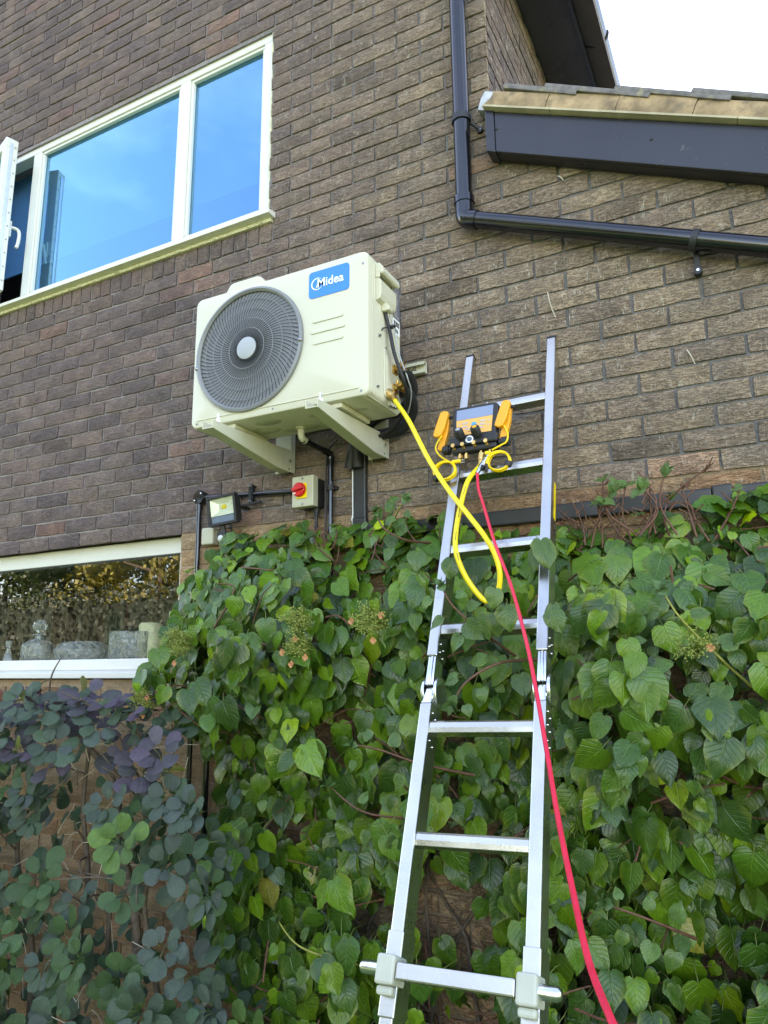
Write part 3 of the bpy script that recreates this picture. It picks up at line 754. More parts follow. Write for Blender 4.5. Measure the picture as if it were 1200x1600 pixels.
mb = MB(); mb.box(X + .0002, -.228, 2.982, X + .0015, -.174, 3.135); mb.box(X - .002, -.228, 3.1352, X + .004, -.17, 3.148)
obj('rating_label', mb, 'label', ac)
mb = MB()
for k in range(15): mb.box(X + .0016, -.222, 2.99 + k * .0094, X + .0019, -.222 + random.uniform(.02, .042), 2.9935 + k * .0094)
obj('label_print', mb, 'button', ac)
mb = MB(); mb.box(X + .0002, -.228, 2.918, X + .0015, -.174, 2.9815); obj('barcode_label', mb, 'white', ac)
mb = MB(); y = -.223
while y < -.183:
    t = random.choice((.001, .0018, .003)); mb.box(X + .0016, y, 2.952, X + .0019, y + t, 2.973); y += t + random.choice((.0012, .002))
y = -.22
while y < -.19: mb.box(X + .0016, y, 2.926, X + .0019, y + .004, 2.943); y += .0065
obj('label_print', mb, 'blackmatt', ac)
mb = MB(); mb.prism(rounded(-.312, 2.640, -.196, 2.828, .012), X + .0002, X + .006, axis='x'); mb.prism(rounded(-.300, 2.655, -.272, 2.80, .006), X + .0062, X + .010, axis='x')
obj('valve_plate', mb, 'cream', ac, bevel=.002)
mb = MB()
for (yy, zz) in ((-.30, 2.826), (-.21, 2.818), (-.215, 2.65), (-.34, 2.86), (-.36, 2.66), (-.205, 2.63)): mb.cyl((X, yy, zz), (X + .0075, yy, zz), .0045, 8)
obj('screw', mb, 'steelscrew', ac)
mb = MB(); mb.box(X + .0061, -.262, 2.645, X + .0066, -.250, 2.662); mb.box(X + .0002, -.262, 2.618, X + .0006, -.24, 2.624); mb.box(X + .0002, -.232, 2.622, X + .0006, -.214, 2.628); mb.box(X + .0002, -.345, 2.852, X + .0006, -.34, 2.866)
obj('drain_slot', mb, 'blackmatt', ac)
def valve(z, service):
    mb = MB(); a = Vector((X + .006, -.238, z)); d = Vector((.80, -.28, .16)).normalized()
    mb.box(X + .006, -.252, z - .016, X + .014, -.222, z + .016)
    mb.cyl(a, a + d * .026, .0085, 12); mb.cyl(a + d * .026, a + d * .036, .0125, 6); mb.cyl(a + d * .036, a + d * .050, .011, 12)
    e = Vector((.25, .93, .05)).normalized(); b = a + d * .016; mb.cyl(b, b + e * .03, .008, 12); mb.cyl(b + e * .03, b + e * .048, .013, 6)
    mb.cyl(b + Vector((0, 0, .005)), b + Vector((.004, -.004, .026)), .005, 8)
    if service: mb.cyl(b, b + Vector((.01, -.035, -.015)), .006, 10)
    obj('service_valve', mb, 'brass', ac, smooth=40)
valve(2.764, False); valve(2.690, True)
for (px_, w_) in ((1.69, .05), (2.16, .05)):
    mb = MB(); mb.box(px_, -.40, 2.5935, px_ + w_, -.19, 2.6115); obj('mounting_foot', mb, 'creamdirty', ac, bevel=.003)
mb = MB(); Td = frame((1.931, -.235, 2.60), (1, 0, 0), (0, 1, 0), (0, 0, 1)); mb.lathe([(.022, .014), (.022, .004), (.014, .002), (.014, -.022), (.001, -.022)], 16, Td); mb.tube(spline([(1.931, -.235, 2.588), (1.931, -.228, 2.572), (1.931, -.205, 2.566)], 5), .0135, 12)
obj('drain_elbow', mb, 'cream', ac, smooth=45)

# wall bracket
wb = thing('wall_bracket', 'cream steel wall bracket with two sloping arms carrying the outdoor unit', 'bracket', (1.95, 0, 2.5))
mb = MB(); mb.box(1.60, -.006, 2.83, 2.365, -.002, 2.876); mb.box(1.60, -.028, 2.872, 2.365, -.0062, 2.876); mb.box(1.60, -.028, 2.83, 2.365, -.0062, 2.834)
mb.box(1.60, -.028, 2.8341, 2.365, -.0245, 2.842); mb.box(1.60, -.028, 2.864, 2.365, -.0245, 2.8719)
obj('rail', mb, 'bracket', wb)
mb = MB(); mb.box(2.318, -.0286, 2.847, 2.322, -.0282, 2.860); mb.box(2.326, -.0286, 2.847, 2.329, -.0282, 2.860)
mb.box(2.30, -.0066, 2.850, 2.306, -.0062, 2.860); mb.box(2.312, -.0066, 2.852, 2.322, -.0062, 2.856); obj('stamped_mark', mb, 'blackmatt', wb)
for (xa) in (1.668, 2.116):
    mb = MB(); mb.box(xa, -.036, 2.505, xa + .078, -.032, 2.829); mb.box(xa, -.0318, 2.505, xa + .004, -.003, 2.829); mb.box(xa + .074, -.0318, 2.505, xa + .078, -.003, 2.829)
    obj('upright', mb, 'bracket', wb, bevel=.0015)
    side = [(-.53, 2.586), (-.53, 2.556), (-.12, 2.503), (-.037, 2.503), (-.037, 2.600), (-.12, 2.594)]
    mb = MB(); mb.prism([(p[0], p[1]) for p in side], xa + .0285, xa + .0315, axis='x'); mb.prism(side, xa + .0755, xa + .0785, axis='x')
    mb.add([(xa + .0316, -.53, 2.556), (xa + .0754, -.53, 2.556), (xa + .0754, -.12, 2.503), (xa + .0316, -.12, 2.503), (xa + .0316, -.53, 2.560), (xa + .0754, -.53, 2.560), (xa + .0754, -.12, 2.507), (xa + .0316, -.12, 2.507)],
           [(0, 3, 2, 1), (4, 5, 6, 7), (0, 1, 5, 4), (1, 2, 6, 5), (2, 3, 7, 6), (3, 0, 4, 7)])
    mb.box(xa + .0316, -.1199, 2.503, xa + .0754, -.037, 2.507); mb.box(xa + .0318, -.19, 2.588, xa + .0752, -.037, 2.592)
    obj('arm', mb, 'bracket', wb, bevel=.001)
    mb = MB()
    for yy in (-.475, -.17): mb.cyl((xa + .055, yy, 2.565), (xa + .055, yy, 2.628), .004, 8); mb.cyl((xa + .055, yy, 2.596), (xa + .055, yy, 2.606), .009, 6)
    mb.cyl((xa + .0786, -.05, 2.55), (xa + .087, -.05, 2.55), .007, 6); mb.cyl((xa + .0786, -.05, 2.516), (xa + .081, -.05, 2.516), .004, 8)
    obj('bolt', mb, 'chrome', wb, smooth=40)

# pipes and cables behind the unit
t = thing('insulated_pipe', 'pair of black foam insulated pipes curving from brass valves to wall', 'pipe', (2.36, -.1, 2.7))
for z, dz in ((2.766, .0), (2.692, -.0)):
    mb = MB(); mb.tube(spline([(2.348, -.19, z), (2.352, -.15, z + .004), (2.338, -.085, z - .03), (2.28, -.055 - .0 if dz == 0 else 0, z - .085), (2.18, -.06, z - .1), (2.08, -.05, 2.6), (2.07 if z > 2.7 else 2.03, -.035, 2.48)], 7), .0215, 12)
    obj('foam_sleeve', mb, 'blackmatt', t, smooth=60)
pc = [(2.335, -.305, 2.968), (2.339, -.296, 2.94), (2.348, -.29, 2.891), (2.366, -.29, 2.798), (2.387, -.27, 2.715), (2.378, -.22, 2.673), (2.33, -.15, 2.628), (2.24, -.1, 2.585), (2.12, -.075, 2.57)]
mb = MB(); mb.tube(spline(pc, 7), .0072, 8); tag(obj('power_cable', mb, 'blackmatt', smooth=60), 'black power cable dropping from the side outlet past the brass valves', 'cable')
mb = MB(); mb.tube(spline([(p[0] + .013, p[1] + .012, p[2]) for p in pc[:-2]], 7), .0028, 8); tag(obj('cable_highlight', mb, 'hubgrey', smooth=60), 'thin pale tube drawn as the highlight along the black power cable', 'cable')  # pale tube modelled in place of the light catching the power cable
mb = MB()
for p in (pc[2], pc[4]): mb.lathe([(.014, -.003), (.014, .003)], 12, axis_frame((p[0] + .006, p[1] + .005, p[2] + .02), (.15, .1, -1)))
mb.tube([(2.34, -.30, 2.905), (2.336, -.322, 2.895), (2.334, -.327, 2.885)], .0025, 5)
tag(obj('cable_tie', mb, 'blackmatt', smooth=50), 'black cable tie round the power cable and its pale highlight tube', 'cable tie')
# drain pipe
dp = thing('drain_pipe', 'thin black condensate pipe running back from unit then down wall', 'pipe', (1.937, -.03, 2.2))
mb = MB(); mb.tube([(1.931, -.222, 2.566), (1.937, -.05, 2.558)], .0115, 12); mb.tube([(1.937, -.026, 2.535), (1.937, -.026, 1.9)], .0115, 12); obj('pipe', mb, 'black', dp, smooth=40)
mb = MB(); mb.tube(spline([(1.9355, -.075, 2.559), (1.937, -.04, 2.558), (1.937, -.027, 2.548), (1.937, -.026, 2.51)], 5), .0145, 12); obj('elbow', mb, 'black', dp, smooth=40)
mb = MB(); mb.lathe([(.017, -.012), (.017, .012)], 14, Matrix.Translation((1.937, -.026, 2.415))); mb.box(1.92, -.02, 2.408, 1.962, -.001, 2.422); obj('clip', mb, 'blackmatt', dp, bevel=.001)
mb = MB(); mb.tube(spline([(1.99, -.06, 2.60), (1.952, -.045, 2.588), (1.928, -.038, 2.55), (1.922, -.036, 2.48), (1.921, -.036, 2.35), (1.918, -.03, 2.15)], 6), .004, 6)
tag(obj('thin_cable', mb, 'blackmatt', smooth=60), 'thin black cable looping down alongside the condensate pipe', 'cable')
# trunking
tk = thing('trunking', 'wide black plastic trunking dropping behind unit and turning along the wall', 'trunking', (2.05, -.03, 2.2))
mb = MB(); mb.box(2.040, -.024, 2.262, 2.097, -.001, 2.72); obj('vertical_cover', mb, 'trunk', tk, bevel=.006)
mb = MB(); mb.box(2.037, -.027, 2.19, 2.10, -.0005, 2.2815); mb.box(2.1002, -.0265, 2.185, 2.14, -.0005, 2.252); obj('corner_piece', mb, 'trunk', tk, bevel=.006)
mb = MB(); mb.box(2.1402, -.024, 2.19, 3.34, -.001, 2.246); obj('horizontal_cover', mb, 'trunk', tk, bevel=.006)
mb = MB(); mb.box(3.3402, -.028, 2.184, 3.40, -.0005, 2.252); mb.box(3.4002, -.024, 2.19, 5.0, -.001, 2.246); obj('horizontal_cover', mb, 'trunk', tk, bevel=.006)
mb = MB(); mb.box(2.0355, -.022, 2.10, 2.0395, -.010, 2.70); mb.ball((2.0365, -.024, 2.275), .005, 8, 5, (.6, .6, 2))
obj('foam_edge', mb, 'white', tk, smooth=50)
# isolator
iso = thing('isolator_switch', 'pale grey rotary isolator box with red knob on yellow plate', 'switch', (1.845, 0, 2.40))
mb = MB(); mb.box(1.80, -.055, 2.338, 1.892, -.001, 2.458); obj('back_box', mb, 'blackmatt', iso, bevel=.004)
mb = MB(); mb.box(1.795, -.094, 2.334, 1.897, -.0555, 2.462); obj('cover', mb, 'greybox', iso, bevel=.004)
mb = MB(); mb.box(1.818, -.0985, 2.368, 1.868, -.0945, 2.43); obj('plate', mb, 'yellowplate', iso, bevel=.001)
mb = MB(); Tk = frame((1.837, -.099, 2.403), (1, 0, 0), (0, 0, 1), (0, -1, 0)); mb.lathe([(.029, 0), (.029, .012), (.026, .016), (.012, .017), (.001, .017)], 28, Tk)
Tg = Tk @ Matrix.Rotation(R(10), 4, 'Z'); mb.box(-.022, -.006, .0165, .027, .006, .030, Tg); obj('knob', mb, 'redknob', iso, bevel=.002, smooth=40)
mb = MB(); mb.box(-.026, .002, .0172, -.016, .007, .0185, Tg); mb.box(-.022, -.016, .0172, -.012, -.011, .0185, Tg); obj('knob_mark', mb, 'white', iso)
mb = MB()
for zz in (2.451, 2.345): mb.lathe([(.005, 0), (.005, .002), (.001, .0025)], 10, frame((1.846, -.0945, zz), (1, 0, 0), (0, 0, 1), (0, -1, 0)))
obj('screw', mb, 'steelscrew', iso, smooth=40)
mb = MB(); mb.cyl((1.872, -.03, 2.338), (1.872, -.03, 2.318), .013, 12); mb.cyl((1.872, -.03, 2.318), (1.872, -.03, 2.308), .010, 12); obj('gland', mb, 'blackmatt', iso, smooth=40)
mb = MB(); mb.tube(spline([(1.872, -.03, 2.31), (1.873, -.03, 2.26), (1.89, -.035, 2.2), (1.93, -.05, 2.12)], 6), .007, 8)
tag(obj('switch_cable', mb, 'blackmatt', smooth=60), 'black cable hanging from the underside of the rotary isolator', 'cable')
# conduit
cn = thing('conduit', 'black round conduit running along wall and down beside the lower window', 'conduit', (1.24, -.02, 2.3))
mb = MB(); mb.cyl((1.262, -.022, 2.452), (1.80, -.022, 2.42), .0105, 12); obj('horizontal_run', mb, 'black', cn, smooth=40)
mb = MB(); mb.cyl((1.244, -.022, 2.43), (1.252, -.022, .9), .0115, 12); obj('vertical_run', mb, 'black', cn, smooth=40)
mb = MB(); mb.lathe([(.031, 0), (.033, .005), (.033, .030), (.029, .036), (.001, .037)], 24, frame((1.247, -.001, 2.454), (1, 0, 0), (0, 0, 1), (0, -1, 0))); mb.cyl((1.244, -.022, 2.425), (1.244, -.022, 2.40), .0145, 12); obj('round_box', mb, 'black', cn, smooth=40)
mb = MB()
for a in (40, 220): mb.lathe([(.0045, 0), (.0045, .003), (.001, .0035)], 8, frame((1.247 + .023 * math.cos(R(a)), -.0375, 2.454 + .023 * math.sin(R(a))), (1, 0, 0), (0, 0, 1), (0, -1, 0)))
obj('screw', mb, 'chrome', cn, smooth=40)
mb = MB(); mb.box(1.528, -.036, 2.40, 1.545, -.0335, 2.472); mb.tube([(1.5365, -.02, 2.437 + s_ * .028) for s_ in (-1, -.3, .3, 1)], .012, 8)
mb.lathe([(.0095, 0), (.0095, .03), (.003, .034), (.001, .034)], 10, frame((1.5365, -.005, 2.403), (1, 0, 0), (0, 0, 1), (0, -1, 0))); mb.lathe([(.0095, 0), (.0095, .03), (.003, .034), (.001, .034)], 10, frame((1.5365, -.005, 2.471), (1, 0, 0), (0, 0, 1), (0, -1, 0)))
obj('saddle', mb, 'black', cn, smooth=40)
mb = MB(); mb.cyl((1.336, -.02, 1.9), (1.34, -.02, .6), .014, 12); tag(obj('lower_pipe', mb, 'black', smooth=40), 'thin black pipe on the buff brick beside the climber edge', 'pipe')
# floodlight
fl = thing('floodlight', 'black square floodlight with sensor on a bent arm', 'floodlight', (1.45, 0, 2.33))
Tl = Matrix.Translation((1.457, -.115, 2.358)) @ Matrix.Rotation(R(-4), 4, 'Y') @ Matrix.Rotation(R(6), 4, 'X')
mb = MB(); hw, hh = .076, .064
mb.box(-hw, -.012, hh - .012, hw, .014, hh, Tl); mb.box(-hw, -.012, -hh, hw, .014, -hh + .012, Tl); mb.box(-hw, -.012, -hh + .0121, -hw + .012, .014, hh - .0121, Tl); mb.box(hw - .012, -.012, -hh + .0121, hw, .014, hh - .0121, Tl); mb.box(-hw + .01, .0142, -hh + .01, hw - .01, .04, hh - .01, Tl)
obj('housing', mb, 'blackmatt', fl, bevel=.002)
mb = MB(); a_, b_ = .063, .028
V = [(-a_, -.002, -.022), (a_, -.002, -.022), (a_, -.002, .051), (-a_, -.002, .051), (-b_, .012, 0), (b_, .012, 0), (b_, .012, .03), (-b_, .012, .03)]
mb.add(V, [(0, 1, 5, 4), (1, 2, 6, 5), (2, 3, 7, 6), (3, 0, 4, 7), (4, 5, 6, 7)], Tl); obj('reflector', mb, 'shadeglass', fl)
mb = MB(); mb.box(-.012, .0085, .008, .012, .0115, .024, Tl); obj('lamp', mb, 'yellowplate', fl)
mb = MB(); mb.box(-a_, .0, -.0505, a_, .003, -.0235, Tl); obj('driver_cover', mb, 'screen', fl)
mb = MB(); mb.box(-.0635, -.0075, -.0515, .0635, -.0045, .0515, Tl); obj('lens_glass', mb, 'glasslow', fl)
mb = MB(); mb.box(1.50, -.07, 2.372, 1.515, -.002, 2.384); mb.cyl((1.505, -.07, 2.376), (1.59, -.02, 2.40), .006, 8); obj('arm', mb, 'blackmatt', fl)
mb = MB(); mb.cyl((1.452, -.10, 2.295), (1.452, -.095, 2.262), .009, 10); mb.box(1.43, -.115, 2.235, 1.474, -.07, 2.268); mb.cyl((1.49, -.10, 2.295), (1.487, -.08, 2.24), .004, 6); mb.ball((1.489, -.103, 2.285), .010, 8, 5); obj('sensor_body', mb, 'blackmatt', fl, bevel=.003)
mb = MB(); mb.ball((1.45, -.107, 2.237), .017, 12, 8); obj('sensor_lens', mb, 'bulb', fl, smooth=60)
mb = MB(); mb.box(1.282, -.045, 2.232, 1.348, -.001, 2.308); tag(obj('outdoor_sensor', mb, 'greybox', bevel=.007), 'small blank white rounded box on wall under the floodlight', 'box')

# ------------------------------------------------------------------ black downpipe
dw = thing('downpipe', 'black round rainwater pipe dropping the wall then sloping right below roof edge', 'downpipe', (2.565, -.05, 3.4))
rP = .034; yP = -.05
mb = MB(); mb.cyl((2.564, yP, 3.455), (2.564, yP, 4.90), rP, 24); obj('vertical_pipe', mb, 'black', dw, smooth=40)
sdn = -.418
mb = MB(); mb.cyl((2.60, yP, 3.408), (5.0, yP, 3.408 + sdn * 2.4), rP * .97, 24); obj('sloping_pipe', mb, 'black', dw, smooth=40)
mb = MB(); mb.tube(spline([(2.564, yP, 3.50), (2.564, yP, 3.455), (2.567, yP, 3.43), (2.58, yP, 3.415), (2.615, yP, 3.402)], 6), .0375, 24); mb.cyl((2.564, yP, 3.485), (2.564, yP, 3.515), .041, 24); obj('elbow', mb, 'black', dw, smooth=40)
mb = MB(); mb.lathe([(.0395, -.013), (.0395, .013)], 24, Matrix.Translation((2.564, yP, 3.87))); mb.cyl((2.59, -.035, 3.865), (2.628, -.012, 3.83), .007, 8); mb.cyl((2.628, -.014, 3.83), (2.628, -.001, 3.83), .013, 12); obj('bracket', mb, 'blackmatt', dw, smooth=40)
mb = MB(); zz = 3.408 + sdn * (3.372 - 2.60)
Tb = axis_frame((3.372, yP, zz), (1, 0, sdn)); mb.lathe([(.037, -.011), (.037, .011)], 24, Tb); mb.box(3.362, -.022, zz - .105, 3.378, -.002, zz - .02); mb.cyl((3.37, -.0, zz - .098), (3.37, -.03, zz - .098), .013, 12); obj('bracket', mb, 'blackmatt', dw, smooth=40)
mb = MB(); mb.cyl((3.37, -.0305, zz - .098), (3.37, -.033, zz - .098), .005, 8); mb.cyl((2.628, -.0145, 3.83), (2.628, -.017, 3.83), .005, 8); obj('screw', mb, 'chrome', dw)

# ------------------------------------------------------------------ ladder
lat, tl = -.042, .45
U = Vector((math.sin(lat), math.sin(tl) * math.cos(lat), math.cos(tl) * math.cos(lat)))
Rt = Vector((math.cos(.013), math.sin(.013), 0)); Rt = (Rt - U * Rt.dot(U)).normalized(); Nn = Rt.cross(U)
LO = Vector((2.552, -.02, 2.86))
def LT(): return frame(LO, Rt, Nn, U)      # local: x right, y towards the viewer, z up the ladder
TL = LT(); lw = .312
lad = thing('ladder', 'aluminium folding ladder leaning on the wall in front of the climber', 'ladder', tuple(TL @ Vector((lw / 2, -.03, -3.1))))
hs = .0155
for cx in (0, lw):
    mb = MB(); mb.box(cx - hs, -.066, -1.252, cx + hs, 0, -.003, TL); obj('stile', mb, 'alu', lad, bevel=.003)
    mb = MB(); mb.box(cx - hs - .001, -.068, -.0028, cx + hs + .001, .001, .006, TL); obj('end_cap', mb, 'blackmatt', lad, bevel=.002)
    mb = MB(); mb.box(cx - hs - .0005, -.067, -3.17, cx + hs + .0005, .0005, -1.392, TL); obj('stile', mb, 'alu', lad, bevel=.003)
    mb = MB()   # shoulder tapering up into the hinge
    V = [(cx - hs, -.06, -1.3915), (cx + hs, -.06, -1.3915), (cx + hs, 0, -1.3915), (cx - hs, 0, -1.3915), (cx - .011, -.055, -1.342), (cx + .011, -.055, -1.342), (cx + .011, -.014, -1.342), (cx - .011, -.014, -1.342)]
    mb.add(V, [(0, 1, 2, 3)[::-1], (4, 5, 6, 7), (0, 1, 5, 4), (1, 2, 6, 5), (2, 3, 7, 6), (3, 0, 4, 7)], TL); obj('shoulder', mb, 'alupolish', lad, bevel=.004)
    mb = MB()
    for k in (-1, 0, 1): mb.box(cx + k * .0078 - .0036, -.06, -1.338, cx + k * .0078 + .0036, -.003 - .002 * abs(k), -1.2525, TL)
    for sx in (-1, 1): mb.cyl(TL @ Vector((cx + sx * hs * .9, -.046, -1.345)), TL @ Vector((cx + sx * (hs + .007), -.046, -1.345)), .043, 28)
    obj('hinge', mb, 'alupolish', lad, bevel=.0015, smooth=40)
    mb = MB()
    for sx in (-1, 1):
        for zz in (-1.21, -1.235, -1.415, -1.45, -1.49):
            for yy in (-.018, -.04): mb.ball(TL @ Vector((cx + sx * (hs + .001), yy, zz - (.01 if yy < -.03 else 0))), .003, 8, 4)
    obj('rivet', mb, 'chrome', lad, smooth=60)
    mb = MB(); mb.box(cx - hs - .004, -.070, -2.10, cx + hs + .004, .0035, -1.935, TL); obj('sleeve', mb, 'alu', lad, bevel=.003)
    mb = MB(); mb.box(cx - hs - .0065, -.03, -2.043, cx + hs + .0065, .041, -1.985, TL); mb.box(cx - hs - .004, .0036, -2.062, cx + hs + .004, .030, -2.0432, TL); obj('bar_clamp', mb, 'sleeve', lad, bevel=.006)
for s_ in (.288, .584, .888, 1.166, 1.456, 1.735, 2.30, 2.585, 2.87):
    mb = MB(); h = .0165
    P = [(-.008, -s_ - h), (-.0045, -s_ - h * .2), (-.0045, -s_ + h * .6), (-.009, -s_ + h), (-.04, -s_ + h), (-.044, -s_ + h * .6), (-.044, -s_ - h * .6), (-.04, -s_ - h)]
    mb.prism(P, hs + .0006, lw - hs - .0006, TL, axis='x'); obj('rung', mb, 'alu', lad, bevel=.0015)
mb = MB(); mb.box(hs + .008, .006, -2.0315, lw - hs - .008, .036, -1.998, TL); obj('stabiliser_bar', mb, 'alu', lad, bevel=.004)
for (a, b) in ((-hs - .0066, -.068), (lw + hs + .0066, lw + .068)):
    mb = MB(); d = 1 if b > a else -1; mb.tube([TL @ Vector((x, .02, -2.014)) for x in (a, b - d * .008, b - d * .002, b)], [.0145, .0145, .011, .004], 16)
    obj('bar_end', mb, 'alupolish', lad, smooth=50)
mb = MB(); mb.box(lw + hs + .0005, -.05, -.80, lw + hs + .001, -.030, -.66, TL); obj('sticker', mb, 'yellowplate', lad)
mb = MB(); mb.box(.085, -.046, -.288 - .0185, .091, -.0035, -.288 + .0185, TL); obj('band', mb, 'hubgrey', lad)

# ------------------------------------------------------------------ gauge manifold and its leads
TM = TL @ Matrix.Translation((-.008, .066, -.368)) @ Matrix.Rotation(R(1.5), 4, 'Y') @ Matrix.Rotation(R(-21), 4, 'X') @ Matrix.Diagonal((1.10, 1, .96, 1))    # x right, y to viewer, z up; hangs below z = 0
gm = thing('gauge_manifold', 'black and orange digital gauge set hanging from the ladder rung', 'gauge', tuple(TM @ Vector((.085, 0, 0))))
def P3(x, y, z): return TM @ Vector((x, y, z))
body = [(.014, -.012), (.022, -.003), (.034, 0), (.142, 0), (.154, -.003), (.161, -.012), (.160, -.05), (.150, -.112), (.152, -.152), (.146, -.160), (.022, -.160), (.014, -.152), (.016, -.112), (.012, -.05)]
mb = MB(); mb.prism(body, 0, .036, TM); obj('body', mb, 'blackmatt', gm, bevel=.005)
mb = MB(); mb.prism([(.029, -.012), (.146, -.012), (.143, -.050), (.027, -.050)], .0362, .0385, TM); obj('screen', mb, 'screen', gm)
mb = MB(); mb.prism([(.027, -.0505), (.143, -.0505), (.137, -.108), (.027, -.108)], .0362, .0382, TM); pad = obj('keypad', mb, 'keypad', gm)
mb = MB()
for (x, z, w_) in ((.055, -.065, .010), (.112, -.065, .010), (.055, -.077, .010), (.110, -.077, .009), (.063, -.088, .008), (.084, -.089, .006), (.104, -.088, .008), (.036, -.066, .003), (.036, -.082, .003), (.131, -.066, .003), (.128, -.082, .003)):
    mb.prism(rounded(x - w_, z - .0032, x + w_, z + .0032, .0025, 3), .0383, .0393, TM)
obj('button', mb, 'button', pad)
mb = MB(); mb.lathe([(.0085, 0), (.0085, .002), (.001, .0022)], 18, TM @ frame((.0835, .0383, -.073), (1, 0, 0), (0, 0, 1), (0, 1, 0))); obj('blue_button', mb, 'bluebutton', pad)
mb = MB()
for (x, z, w_) in ((.069, -.0965, .006), (.084, -.0965, .005)): mb.box(x - w_, .0383, z - .0008, x + w_, .0387, z + .0008, TM)
obj('printed_line', mb, 'blackmatt', pad)
mb = MB(); mb.box(.006, .002, -.150, .158, .050, -.115, TM); mb.box(.010, .006, -.172, .154, .044, -.1505, TM); obj('manifold_block', mb, 'blackmatt', gm, bevel=.006)
for (a, b) in ((.0055, -.022), (.1585, .190)):
    d = 1 if b > a else -1; mb = MB(); mb.tube([P3(x, .026, -.150) for x in (a, a + d * .006, a + d * .0065, b - d * .003, b)], [.012, .012, .0165, .0165, .013], 16); obj('side_knob', mb, 'blackmatt', gm, smooth=45)
for (x, c) in ((.046, 'hubgrey'), (.098, 'orange')):
    mb = MB(); a = Vector((x, .05, -.126)); d = Vector((0, .82, .57)); mb.tube([TM @ (a + d * t) for t in (0, .012, .0125, .036, .040)], [.009, .009, .0165, .0155, .012], 14); kn = obj('front_knob', mb, 'blackmatt', gm, smooth=40)
    mb = MB(); mb.tube([TM @ (a + d * t) for t in (.0402, .0412)], .008, 14); obj('knob_cap', mb, c, kn)
mb = MB(); Tsg = TM @ frame((.073, .0505, -.133), (1, 0, 0), (0, 0, 1), (0, 1, 0)); mb.lathe([(.0125, 0), (.0125, .004), (.009, .004), (.0085, .001)], 20, Tsg); obj('sight_glass', mb, 'chrome', gm, smooth=40)
mb = MB(); mb.lathe([(.001, .0012), (.0082, .0012)], 16, Tsg); obj('sight_window', mb, 'screen', gm)
for x in (.022, .052, .088, .125):
    mb = MB(); mb.tube([P3(x, y, -.160 + .01 * (y > .05)) for y in (.044, .052, .0525, .062)], [.0055, .0055, .007, .007], 10); mb.tube([P3(x, .062, -.15), P3(x, .0625, -.15)], .004, 8); obj('front_port', mb, 'brass', gm, smooth=40)
for x, L_ in ((.036, .018), (.056, .022), (.103, .018), (.130, .018)):
    mb = MB(); mb.tube([P3(x, .03, -.1725 - t) for t in (0, .006, .0062, L_)], [.006, .006, .0085, .0085], 6); obj('bottom_port', mb, 'brass', gm, smooth=20)
mb = MB(); mb.tube([P3(.073, .02, 0), P3(.073, .018, .008), P3(.074, -.005, .022), P3(.074, -.03, .028), P3(.074, -.052, .01)], .003, 8); obj('hook', mb, 'chrome', gm, smooth=50)

def probe(x, side, label, lab2, zt):
    t = thing('clamp_probe', label, 'clamp', tuple(P3(x, 0, -.02)), 'orange pipe clamp probes')
    tilt = TM @ Matrix.Translation((x, .010, -.010)) @ Matrix.Rotation(R(side * 13), 4, 'Y')
    jaw = [(-.014, 0), (-.004, .006), (.010, .005), (.014, -.004), (.013, -.060), (.006, -.088), (-.004, -.094), (-.016, -.092), (-.020, -.084), (-.018, -.05)]
    mb = MB(); mb.prism(jaw, .014, .032, tilt); obj('upper_jaw', mb, 'orange', t, bevel=.004)
    mb = MB(); mb.prism([(-.006, 0), (.012, 0), (.020, -.06), (.020, -.128), (.012, -.138), (-.002, -.132), (.0, -.06)], -.006, .0135, tilt); obj('lower_jaw', mb, 'orange', t, bevel=.003)
    mb = MB(); mb.cyl(tilt @ Vector((.0, .013, -.01)), tilt @ Vector((side * .026, .013, -.012)), .006, 10); obj('pivot', mb, 'blackmatt', t)
    return t
pl_ = probe(-.012, 1, 'orange pipe clamp on the left flank of the gauge set', '', 0)
pr_ = probe(.186, 1, 'orange pipe clamp on the right flank of the gauge set', '', 0)
def coil(parent, cx, cz, cy, lead, r0, straps):
    mb = MB(); q = random.Random(int(abs(cx) * 1000)); pts = []
    for k in range(6 * 20):
        a = 2 * math.pi * k / 20; rr_ = r0 + .0045 * math.sin(k * .33 + cx * 40) + q.uniform(-.0006, .0006)
        pts.append(P3(cx + rr_ * math.cos(a), cy + .007 * math.sin(k * .19), cz + rr_ * .98 * math.sin(a)))
    mb.tube(pts, .0032, 6); mb.tube(spline([P3(*p) for p in lead], 7), .003, 6); obj('cable', mb, 'yellowcable', parent, smooth=70)
    mb = MB(); ca = R(straps); mb.tube([P3(cx + (r0) * math.cos(ca + e), cy, cz + (r0) * .98 * math.sin(ca + e)) for e in (-.24, 0, .24)], .0135, 10); obj('strap', mb, 'blackmatt', parent, smooth=40)
coil(pl_, -.010, -.236, .045, [(-.022, .035, -.095), (-.038, .04, -.125), (-.040, .04, -.15), (-.022, .036, -.178), (.008, .034, -.201)], .033, 215)
coil(pr_, .160, -.232, .055, [(.176, .035, -.095), (.188, .04, -.13), (.184, .042, -.158), (.165, .044, -.170), (.140, .045, -.182)], .033, -20)
mb = MB(); mb.box(.010, .03, -.208, .040, .044, -.195, TM); obj('plug', mb, 'yellowcable', pl_, bevel=.004)
mb = MB()
for dz in (-.006, .003): mb.cyl(P3(.040, .037, -.201 + dz), P3(.052, .037, -.2015 + dz), .0016, 6)
obj('plug_pin', mb, 'chrome', pl_)
mb = MB(); mb.box(.118, .04, -.196, .138, .052, -.184, TM); obj('plug', mb, 'yellowcable', pr_, bevel=.004)

